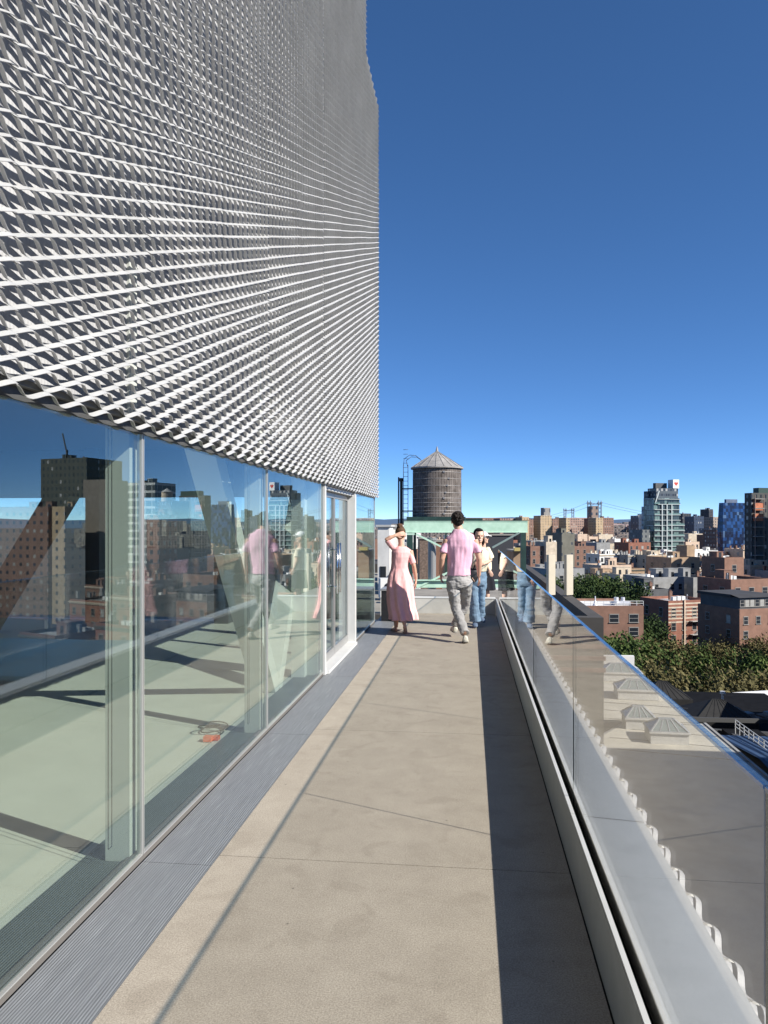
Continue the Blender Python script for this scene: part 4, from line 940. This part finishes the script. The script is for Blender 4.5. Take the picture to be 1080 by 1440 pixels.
q = MB(); q.box(2,w_-5,3,d_-2,z1_,z1_+2.2); q.build('plant_room', BR['blue'], r)
# --- scaffolded tower at the right edge
r, w_, d_ = face_obj(1047,1057,1100,350,'dark tower with a hoist mast and orange netted top floors at the right edge')
if not (0 < d_ < 60): d_ = 12
z1_ = zat(693,350)-GZ; q = MB(); q.box(0,w_,0,d_,0,z1_); q.build('wall', facade('dark_scaffold',(.055,.058,.055),sp=2.7,fh=3.4,litep=.06), r)
q = MB(); q.box(w_*.28,w_,1,d_,z1_,z1_+2.5); q.build('roof_screen', dgreen, r)
for x in (.5, 5.6):
    q = MB(); q.box(x,x+.25,-1.6,-1.35,0,z1_-1); q.build('hoist_mast', mat('mast_rust',(.22,.15,.12),.6), r)
for k in range(17):
    q = MB(); z = z1_-3-k*4.4; q.box(.5,5.9,-1.7,-.02,z,z+.22); q.build('scaffold_deck', mat('deck_grey',(.35,.33,.31),.7), r)
for z in (z1_-8.2, z1_-13.2):
    q = MB(); q.box(.8,5.5,-1.35,-.03,z,z+3.4); q.build('netting', mat('net_orange',(.42,.14,.07),.8,var=.3,scale=1), r)
# --- suspension bridge
br = empty('suspension_bridge', (*P(836,738,1500).xy, GZ), YAW, 'distant steel suspension bridge with two finialled towers and a pinkish deck', 'bridge')
stm = mat('bridge_steel', (.17,.20,.25), .6); pinkm = mat('bridge_pink', (.36,.20,.19), .7)
def btower(px, ytop, t, hw):
    c = P(px,738,t) - P(836,738,1500); m = Matrix.Rotation(-YAW,3,'Z'); c = m@c; x, y = c.x, c.y; zt = zat(ytop,t)-GZ; q = MB()
    for s in (-1,1):
        for s2 in (0,1):
            xx = x+s*(hw-s2*hw*.42); q.box(xx-.9,xx+.9,y-1,y+1,0,zt); q.box(xx-1.8,xx+1.8,y-1.8,y+1.8,zt-3.5,zt-.5); q.tube((xx,y,zt-.5),(xx,y,zt+4),1.4,.2)
        for k in range(7):
            z = zt-8-k*8; q.bar((x+s*hw,y,z),(x+s*hw*.58,y,z-8),.7,.7); q.bar((x+s*hw*.58,y,z),(x+s*hw,y,z-8),.7,.7)
    q.box(x-hw,x+hw,y-1,y+1,zt-5,zt-3); q.box(x-hw*.58,x+hw*.58,y-1,y+1,zt-9,zt-7.6)
    q.build('tower', stm, br); return x, y, zt
a = btower(836,706,1500,13.5); b_ = btower(800,716,2100,14)
q = MB()
for s in (-11,11):
    for (x0,y0,z0),(x1,y1,z1) in ((a,(a[0]+150,a[1]-330,GZ*0+34)),(a,(a[0]-55,a[1]+300,48))):
        pr = None
        for k in range(13):
            f_ = k/12; p = Vector((x0+(x1-x0)*f_+s, y0+(y1-y0)*f_, z0+(z1-z0)*(1-(1-f_)**1.7)))
            if pr: q.tube(pr,p,.25,n=5)
            pr = p
q.build('cable', stm, br)
q = MB(); q.bar((30,-40,zat(741,1450)-GZ),(75,-560,zat(762,930)-GZ),18,5.5); q.build('deck', pinkm, br)
q = MB()
p0, p1 = Vector((27,-30,zat(739,1450)-GZ+2)), Vector((72,-560,zat(758,930)-GZ+2))
for k in range(30):
    p = p0.lerp(p1,k/29); q.box(p.x-8,p.x+8,p.y-.3,p.y+.3,p.z-2.5,p.z+1.5)
q.build('truss_rail', mat('bridge_pale',(.50,.38,.36),.7), br)

# --- buildings on the right that only the mirror of the glass wall shows
def mir(px, tY):                                        # photo column of a mirror image -> world point at distance tY
    A = -(math.atan((px-540)/FPX) - YAW); return Vector((math.tan(A)*tY, tY))
def mb_(label, pxr, pxl, ytop, Y, wall, roof='black', dep=14, wspec=None, n=3, name='tower', cat='tower', rot=GR):
    a = mir(pxl,Y); b_ = mir(pxr,Y)                     # pxl larger column = nearer the walkway
    w_ = (b_-a).length; tt_ = math.sqrt(a.x**2+a.y**2)*math.cos(math.atan((pxl-540)/FPX)); z = zat(ytop, tt_)
    r = empty(name,(a.x,a.y,GZ),math.atan2((b_-a).y,(b_-a).x)+.25,label,cat); H = z-GZ
    mt = BR[wall] if isinstance(wall,str) else wall; q = MB(); q.box(0,w_,0,dep,0,H-.7); q.build('wall',mt,r); rr = random.Random(int(pxl)); roofstuff(r,w_,dep,H-.7,mt,rr,RF[roof],n)
    if wspec: windows(r,w_,dep,H-1.2-wspec[0]*wspec[2],H-1.2,wspec[1],wspec[2],wspec[3],wspec[4],rr=rr)
    return r, w_, H
r, w_, H = mb_('huge dark green grey tower mirrored at the left of the glass wall',52,131,643,330,facade('mirror_dark',(.05,.06,.05),sp=2.6,fh=3.2,litep=.15,win=(.02,.025,.022)),n=3,dep=24)
q = MB(); q.tube((w_*.7,8,H),(w_*.7,8,H+5),.5); q.bar((w_*.7,8,H+3),(w_*.8,8,H+13),.5,.5); q.build('crane', BR['dgrey'], r)
mb_('blank taupe slab tower mirrored beside the dark green tower',122,160,674,260,wallm('taupe',(.17,.15,.125)),n=0,dep=12)
mb_('wide office slab with white spandrel bands mirrored behind the first mullion',162,228,678,300,facade('white_grid',(.50,.52,.50),sp=3.2,fh=3.3,wf=(.04,.96),zf=(.25,.95),litep=.05,win=(.04,.05,.05)),n=3,dep=14)
mb_('brown housing slab mirrored at the far left of the glass',-30,80,712,240,F1,n=3,dep=14)
mb_('tan ribbed housing tower mirrored below the dark green tower',82,104,712,230,F2,n=2,dep=9)
mb_('near black tower mirrored right of the first mullion',232,254,704,260,'dgrey',n=0,dep=10)
mb_('reddish brick block mirrored beside the near black tower',216,236,724,240,facade('mirror_red',(.22,.11,.08),sp=3,fh=3.1),n=2,dep=10)
0 and mb_('orange brick tower with dark window column mirrored in the second pane',262,286,706,250,facade('mirror_orange',(.30,.15,.07),sp=4.5,fh=3.3,wf=(.3,.7)),n=2,dep=9)
# --- second little tank
p = mir(242,255); r = empty('water_tank',(p.x,p.y+3,zat(704,240)-.6),0,'small pale water tank mirrored on top of the near black tower','water tank')
q = MB(); q.tube((0,0,1.2),(0,0,4.6),2,1.95,20); q.build('barrel',BR['cream'],r); q = MB(); q.tube((0,0,4.62),(0,0,6.0),2.15,.05,20); q.build('roof',RF['silver'],r)
q = MB(); [q.box(x-.12,x+.12,y-.12,y+.12,0,1.19) for x in (-1.2,1.2) for y in (-1.2,1.2)]; q.build('leg_frame',ductm,r)

# --- filler low-rise blocks
col_names = {'brown':'brown brick','red':'red brick','tan':'tan brick','orange':'rust brick','grey':'grey rendered','cream':'cream','peach':'peach','white':'white painted','dgrey':'charcoal','olive':'olive'}
anch = [(700,'the green steel frame'),(790,'the two antennas'),(840,'the bridge towers'),(885,'the pink bridge deck'),(935,'the heart sign tower'),(985,'the slim dark towers'),(1032,'the blue checkered tower'),(1080,'the dark hoist tower'),(1180,'the right edge'),(1400,'the far right edge')]
seen = {}
def filler(px, t, wpx, zt, rr, k):
    wall = rr.choice(['brown','red','dgrey','olive','brown']) if px > 1110 and t < 200 else rr.choice(['brown','red','tan','orange','grey','cream','peach','white','grey','grey','cream','brown','white','cream','peach']); roof = rr.choice(['silver','silver','black','tan','white','tan','silver'])
    p = P(px,738,t); 
    W = wpx/FPX*t
    for (x,y,r0) in PL:
        if math.hypot(p.x+W*.4-x,p.y+5-y) < r0+W*.45: return
    near = min(anch, key=lambda a: abs(a[0]-px)); side = 'left' if px+wpx/2 < near[0] else 'right'
    dist = 'near' if t < 230 else 'midway' if t < 420 else 'far'
    nfl = rr.randint(3,4)
    lab = '%s low-rise, %s roof, %s, %s of %s' % (col_names[wall], roof, dist, side, near[1])
    seen[lab] = seen.get(lab,0)+1
    root, w_, d_, H = bldg(lab, px-4, px, px+wpx, 0, t, wall, roof, dep=rr.uniform(9,15), zt=zt, n=rr.randint(4,7) if t<420 else 3, wspec=((nfl,rr.uniform(2.5,3.4),3.2,1.1,1.7) if t < 420 else (2,3.6,3.3,1.4,1.7) if t < 560 else None), seed=k)
    if t < 480:
        q = MB()
        for i in range(rr.randint(3,6)):
            cx = rr.choice([.0, w_-.9]); cyy = rr.uniform(.5,d_-1.5); hh = rr.uniform(1.0,1.9); q.box(cx+.003,cx+.897,cyy,cyy+.6,H,H+hh); q.box(cx-.06,cx+.96,cyy-.06,cyy+.66,H+hh,H+hh+.12)
        q.build('chimney_row', BR[rr.choice(['brown','grey','cream'])], root)
        q = MB(); q.box(-.12,w_+.12,-.32,-.002,H-.75,H-.45); q.box(-.05,w_+.05,-.2,-.002,H-1.0,H-.75); q.build('cornice', BR[rr.choice(['dgrey','cream','white','olive'])], root)
    if t > 560: root.children[0].data.materials[0] = facade('low_'+wall, tuple(BR[wall].node_tree.nodes['Principled BSDF'].inputs['Base Color'].default_value[:3]), sp=3.2, fh=3.2, litep=.1)
    root['group'] = 'low-rise blocks across the neighbourhood'
rr = random.Random(11); k = 0
for t, zlo, zhi, wlo, whi, pa, pb in ((205,-19,-14,34,60,905,1290),(245,-19,-13,32,50,745,1320),(295,-20,-13,26,42,745,1300),(350,-19,-12,24,40,745,1280),(430,-18,-11,20,34,640,1250),(530,-17,-9,17,28,540,1150),(680,-16,-6,14,26,525,1150),(118,-19,-15,60,90,1165,1330),(155,-19,-14,50,75,1150,1330)):
    px = pa
    while px < pb:
        wp = rr.uniform(wlo,whi); filler(px, t*rr.uniform(.97,1.04), wp*.92, rr.uniform(zlo,zhi), rr, k); px += wp*1.03; k += 1
byl = {}
for o in C.objects:
    if o.get('group') == 'low-rise blocks across the neighbourhood': byl.setdefault(o['label'],[]).append(o)
for l, os_ in byl.items():
    if len(os_) > 1:
        os_.sort(key=lambda o: o.location.y)
        nm = ['nearest','second','third','fourth','fifth','sixth']
        for i, o in enumerate(os_): o['label'] = nm[min(i,5)] + ' ' + l
# distant mass
q = MB(); rr = random.Random(5)
for i in range(2600):
    t = rr.uniform(900,4200); px = rr.uniform(120,1700) if t > 1000 else rr.uniform(520,1150); p = P(px,738,t); s = rr.uniform(8,26); h = rr.choice([rr.uniform(10,22),rr.uniform(14,27),rr.uniform(20,40)]) if px > 560 or px < 520 else rr.uniform(8,24)
    q.box(p.x-s,p.x+s,p.y-8,p.y+8,GZ,GZ+h)
fm = facade('distant_mass',(.26,.22,.20),sp=4,fh=3.5,var=.6,litep=.1); tag(q.build('distant_rooftops', fm, fix=False), 'hazy mass of distant low rooftops reaching to the horizon', 'rooftops', kind='stuff')
q = MB(); rr = random.Random(9)
pts = []
for i in range(121):
    px = -900+i*30; h = 2.2*noise.noise(Vector((i*.23,1,0)))+1.4*noise.noise(Vector((i*.9,4,0))); p = P(px if abs(px-540)<2500 else px, 738, 7000); pts.append((p.x,p.y, EYE + (8+3.5*h)/FPX*7000))
for i in range(120):
    a, b_ = pts[i], pts[i+1]; q.poly([(a[0],a[1],GZ),(b_[0],b_[1],GZ),b_,a]); q.poly([a,b_,(b_[0]*1.2,b_[1]*1.2+600,GZ),(a[0]*1.2,a[1]*1.2+600,GZ)])
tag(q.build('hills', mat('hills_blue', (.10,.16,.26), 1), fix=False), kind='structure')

# --- lower roof next door with skylights
RZ = -10.4
lr_ = empty('building', (7.2,30,GZ), 0, 'light membrane roofed building down beside the museum carrying the pyramid skylights', 'building')
H0 = RZ-GZ
q = MB(); q.prism([(-5.2,-40),(6.8,-40),(6.8,17),(2.2,17),(-.3,13),(-5.2,6)],0,H0); q.build('wall', BR['grey'], lr_)
q = MB(); q.prism([(-5.0,-39.8),(6.6,-39.8),(6.6,16.8),(2.3,16.8),(-.1,12.9),(-5.0,5.9)],H0+.004,H0+.03); q.build('roof', mat('roof_cream',(.50,.47,.40),.85,var=.14,scale=.5), lr_)
q = MB(); q.box(6.8,6.95,-40,17,H0-.5,H0+.06); q.build('roof_parapet', BR['grey'], lr_)
q = MB()
for k in range(6): q.bar((.6,11+k*2.2,H0+.04),(6.9,9.6+k*2.2,H0+.04),.03,.02)
q.build('roof_seam', BR['dgrey'], lr_)
r2 = empty('building', (7.4,47.1,GZ), 0, 'pale flat roof annexe beyond the pyramid skylights', 'building')
q = MB(); q.prism([(.2,0),(6.4,0),(6.4,18),(2.4,18)],0,H0-.1); q.build('wall', BR['grey'], r2); q = MB(); q.prism([(.3,.1),(6.3,.1),(6.3,17.9),(2.5,17.9)],H0-.099,H0+.005); q.build('roof', MATS['roof_cream'], r2); q = MB(); q.box(2.2,6.4,18.01,18.4,H0-1,H0+.9); q.build('roof_parapet', RF['white'], r2)
sk_gl = mat('skylight_glass', (.20,.24,.24), .12, 0, var=.1, scale=2)
skyl = []
def skylight(px, py, W, D, lab, rz=-.05):
    t = -(RZ-EYE)*FPX/(py-738); p = P(px,738,t); r = empty('skylight',(p.x,p.y,RZ+.032),rz,lab,'skylight','pyramid skylights on the lower roof')
    q = MB(); q.box(-W/2,W/2,0,D,0,.58); q.box(-W/2-.08,W/2+.08,-.08,D+.08,.58,.66); q.build('curb', MATS['render_white'], r)
    h = .5; a = min(W,D)*.32; q = MB(); c = [(-W/2,0,.67),(W/2,0,.67),(W/2,D,.67),(-W/2,D,.67)]; e = [(-W/2+a,D/2-.15,.67+h),(W/2-a,D/2-.15,.67+h),(W/2-a,D/2+.15,.67+h),(-W/2+a,D/2+.15,.67+h)]
    for i in range(4): j=(i+1)%4; q.poly([c[i],c[j],e[j],e[i]])
    q.poly(e); q.build('glazing', sk_gl, r, fix=False)
    q = MB()
    for i in range(4):
        j=(i+1)%4; q.bar(c[i],e[i],.07,.07); q.bar(e[i],e[j],.07,.07); q.bar(c[i],c[j],.08,.08)
    for f_ in (.25,.5,.75): q.bar(Vector(c[0]).lerp(Vector(c[1]),f_), Vector(e[0]).lerp(Vector(e[1]),f_),.05,.05)
    q.build('glazing_bar', alu, r)
skylight(901,1027,1.65,1.7,'smaller pyramid skylight, left one of the nearest pair')
skylight(942,1048,2.0,1.9,'larger pyramid skylight, right one of the nearest pair')
skylight(898,985,2.7,2.2,'wide glazed skylight in the middle of the lower roof')
skylight(875,959,2.9,2.2,'farthest wide skylight by the white roof parapet')
# unseen tall block, added off to the right to shade the lower roof
r = empty('building', (23,-14.5,GZ), 0, 'unseen brown brick block added outside the frame to shade the lower roof', 'building')
q = MB(); q.box(0,16,0,46,0,H0+16.5); q.build('wall', BR['brown'], r); roofstuff(r,16,46,H0+16.5,BR['brown'],random.Random(4),RF['black'],5)
windows(r,16,46,H0-4,H0+16,4.5,3.6,1.4,2.0,rr=random.Random(2))
r = empty('building', (37.7,34,GZ), 0, 'low building with a slate blue metal roof beyond the lower roof', 'building')
q = MB(); q.box(-22.5,0,0,14,0,H0-1.0); q.build('wall', BR['dgrey'], r)
q = MB(); q.poly([(-22.7,-.2,H0-.98),(.2,-.2,H0-.98),(.2,7,H0-.2),(-22.7,7,H0-.2)]); q.poly([(-22.7,7,H0-.2),(.2,7,H0-.2),(.2,14.2,H0-.98),(-22.7,14.2,H0-.98)]); q.build('roof', grooved('roof_blue_metal',(.02,.045,.10),.6,.1,.5,axis=0,depth=.6), r, fix=False)
r = empty('building', (50,46.5,GZ), 0, 'long low building with a faded blue roof seen only mirrored in the glass wall', 'building')
q = MB(); q.box(-24,0,2.2,18,0,H0+1.2); q.build('wall', BR['red'], r)
q = MB(); q.box(-24.2,.2,2,18.2,H0+1.202,H0+1.5); q.build('roof', mat('roof_blue_sheet',(.05,.13,.19),.4,.1,var=.3,scale=.4), r)
# dark plant yard building with hipped skylight
t = 60; p = P(985,738,t)
r = empty('building', (15.6,49.5,GZ), .0, 'black steel clad building with two dark hipped roofs below the trees', 'building')
Hz = -14.6-GZ; blk = mat('black_cladding',(.007,.007,.008),.95,var=.4,scale=1.5,spec=.1)
q = MB(); q.box(-1.2,12.5,0,26,0,Hz); q.build('wall', blk, r)
for (x,y,W,D,h) in ((2.2,12,4.6,4.6,1.15),(-.2,19,4.0,4.0,1.2)):
    q = MB(); c = [(x,y,Hz+.8),(x+W,y,Hz+.8),(x+W,y+D,Hz+.8),(x,y+D,Hz+.8)]; m_ = (x+W*.42,y+D/2,Hz+.8+h); m2 = (x+W*.58,y+D/2,Hz+.8+h)
    q.poly([c[0],c[1],m2,m_]); q.poly([c[1],c[2],m2]); q.poly([c[2],c[3],m_,m2]); q.poly([c[3],c[0],m_]); q.box(x-.1,x+W+.1,y-.1,y+D+.1,Hz,Hz+.79)
    for i in range(8): f_=i/7; q.bar(Vector(c[0]).lerp(Vector(c[1]),f_),Vector(m_).lerp(Vector(m2),f_),.05,.06)
    q.build('hipped_roof', mat('hip_dark',(.014,.0135,.013),.85,.0,var=.3,scale=2), r)
q = MB(); q.bar((-1,2,Hz+2.6),(9,4,Hz+1.8),.3,.3); q.bar((-1,2,Hz),(-1,2,Hz+2.6),.3,.3); q.bar((9,4,Hz),(9,4,Hz+1.8),.3,.3); q.bar((-1,6,Hz+2.3),(9,9,Hz+1.6),.2,.3); q.bar((3,2.8,Hz),(3.6,2.9,Hz+2.4),.2,.2); q.build('steel_beam', mat('beam_grey',(.045,.045,.045),.8,.0), r)
for k,(x,y,W,h) in enumerate(((.5,1,1.8,1.3),(3.6,1.2,2.2,1.7),(6.6,.6,1.6,1.1))):
    q = MB(); q.box(x,x+W,y,y+1.4,Hz+.001,Hz+h); o = q.build('roof_unit', mat('unit_dark',(.02,.024,.03),.4,.3), r); q = MB(); q.tube((x+W/2,y-.02,Hz+h*.5),(x+W/2,y+.05,Hz+h*.5),.4*h*.7,n=14); q.build('fan_grille', win_m, o)
# white roof and chimneys at right edge
t = 62; p = P(1036,738,t); Hw = zat(985,70)-GZ
r = empty('building', (p.x,p.y,GZ), .35, 'building with a bright white roof and three square brown chimneys at the right edge', 'building')
q = MB(); q.box(0,16,0,12,0,Hw-.6); q.build('wall', BR['brown'], r); q = MB(); q.box(.2,15.8,.2,11.8,Hw-.599,Hw-.5); q.build('roof', RF['white'], r)
for k,(x,y) in enumerate(((.5,.3),(2.4,.0),(4.4,-.3))):
    q = MB(); q.box(x,x+1.3,y-.9,y+.5,Hw-8,Hw+.3); q.box(x-.1,x+1.4,y-1.0,y+.6,Hw+.3,Hw+.5); o = q.build('chimney', BR['brown'], r); q = MB(); q.box(x+.3,x+1.0,y-.6,y+.2,Hw+.5,Hw+.8); q.build('flue_cap', BR['grey'], o)
q = MB(); q.tube((.2,2,Hw-.5),(.2,2,Hw+2),.09); q.tube((.2,2,Hw+2),(.2,2,Hw+2.2),.22); q.build('vent_pipe', ac_m, r)
a, b_ = P(1034,1012,48), P(1090,1052,40); q = MB(); n = 8
for i in range(n+1):
    c = a.lerp(b_,i/n); q.tube(c-Vector((0,0,.9)),c,.03)
for dz in (0,-.22,-.44): q.tube(a+Vector((0,0,dz)),b_+Vector((0,0,dz)),.028)
lo = min(a.z,b_.z); o = q.build('roof_railing', mat('rail_white',(.6,.6,.58),.5)); tag(o,'slanting white pipe railing at the right edge below the chimneys','railing')
r = empty('building', (a.x-.4,b_.y-1,GZ), 0, 'narrow black rooftop under the white pipe railing at the right edge', 'building')
q = MB(); n0=len(q.v); W=(b_.x-a.x)+3
q.prism([(0,0),(W,0),(W,10.5),(0,10.5)],0,min(a.z,b_.z)-.95-GZ); q.build('wall', blk, r); q = MB(); q.bar((.35,a.y-b_.y+1,a.z-1.15-GZ),(b_.x-a.x+.4,1,b_.z-1.15-GZ),.35,.5); q.build('roof_parapet', MATS['beam_grey'], r)

# ------------------------------------------------------------------ trees
def leafmat(name, c, c2):
    m = mat(name, c, .8, var=.0, col2=c2, scale=.45, spec=.2, detail=3); return m
leaf_a = leafmat('leaf_green', (.035,.06,.014), (.085,.12,.03)); leaf_b = leafmat('leaf_olive', (.065,.06,.022), (.17,.145,.06)); leaf_c = leafmat('leaf_deep', (.018,.036,.012), (.05,.08,.02))
bark = mat('bark', (.09,.07,.055), .9, var=.3, scale=3)
def treemesh(seed, R0, H, m):
    rr = random.Random(seed); q = MB(); lobes = []
    for i in range(15):
        a = rr.uniform(0,6.28); r = R0*math.sqrt(rr.random())*.75; z = H*(.50+.38*rr.random()*(1-.5*(r/R0)**2)); lobes.append((Vector((r*math.cos(a),r*math.sin(a),z)), R0*rr.uniform(.26,.44)))
    for c, s in lobes:
        for i in range(190):
            d = Vector((rr.gauss(0,1),rr.gauss(0,1),rr.gauss(0,.8))).normalized()*s*rr.uniform(.55,1.12); p = c+d; sz = rr.uniform(.16,.34)
            u = Vector((rr.gauss(0,1),rr.gauss(0,1),rr.gauss(0,1))).normalized(); v = u.orthogonal().normalized(); n = u.cross(v)
            q.poly([p-v*sz, p+n*sz*.55, p+v*sz, p-n*sz*.55])
    tk = MB(); tk.tube((0,0,0),(.1,.05,H*.4),.35,.22); 
    for c, s in lobes[:9]: tk.tube((.1,.05,H*.38),c,.14,.04,n=6)
    return q.mesh('crown', m, fix=False), tk.mesh('trunk', bark)
TM = [treemesh(1,5.2,13,leaf_a),treemesh(2,5.6,13.5,leaf_b),treemesh(3,4.8,12.5,leaf_c),treemesh(4,5.5,13,leaf_b),treemesh(5,5,12.5,leaf_a)]
def tree(px, ytop, t, kind, label, group):
    p = P(px,738,t); me, tk = TM[kind]; Ht = zat(ytop,t)-GZ; s = Ht/(13*.95)
    r = empty('tree', (p.x,p.y,GZ), rnd.uniform(0,6), label, 'tree', group); r.scale = (min(s,1.25),min(s,1.25),s)
    inst('crown', me, r); inst('trunk', tk, r)
def trees(lst, desc, group):
    for i, (px,y,t,k) in enumerate(lst):
        col = ['green','olive','dark green','dry olive','bright green'][k]
        tree(px,y,t,k, '%s leafy tree, %s' % (col, desc(i,px,t)), group)
ordn = ['first','second','third','fourth','fifth','sixth','seventh','eighth','ninth','tenth','eleventh','twelfth','thirteenth','fourteenth']
bk = [(763,812,205,0),(778,806,200,2),(812,812,190,2),(822,806,205,0),(836,808,195,2),(850,806,205,0),(865,812,192,2),(878,810,200,0),(893,818,188,2)]
trees(bk, lambda i,px,t: '%s from left in the small grove behind the antennas' % ordn[i], 'trees of the grove behind the antennas')
mid = [(872,868,150,0),(892,872,140,2),(905,862,158,2),(918,872,150,2),(878,888,120,0),(900,893,115,0)]
trees(mid, lambda i,px,t: '%s from left in the clump against the long brick building' % ordn[i], 'trees of the dark clump by the brick building')
pk = []
rr = random.Random(21)
for row,(t,y) in enumerate(((150,893),(132,903),(115,916),(99,935))):
    px = 925 if row<2 else 905+row*8
    while px < 1130+row*10: pk.append((px+rr.uniform(-4,4), y+rr.uniform(-6,7), t+rr.uniform(-4,4), rr.choice([1,3,1,3,4]))); px += 7.2*FPX/t*.98
rows = {}
def pkdesc(i,px,t):
    row = 'back' if t>141 else 'second' if t>123 else 'third' if t>107 else 'front'; rows[row] = rows.get(row,0)+1
    return '%s from left in the %s row of the park' % (ordn[min(rows[row]-1,13)], row)
trees(pk, pkdesc, 'park trees right of the glass rail')
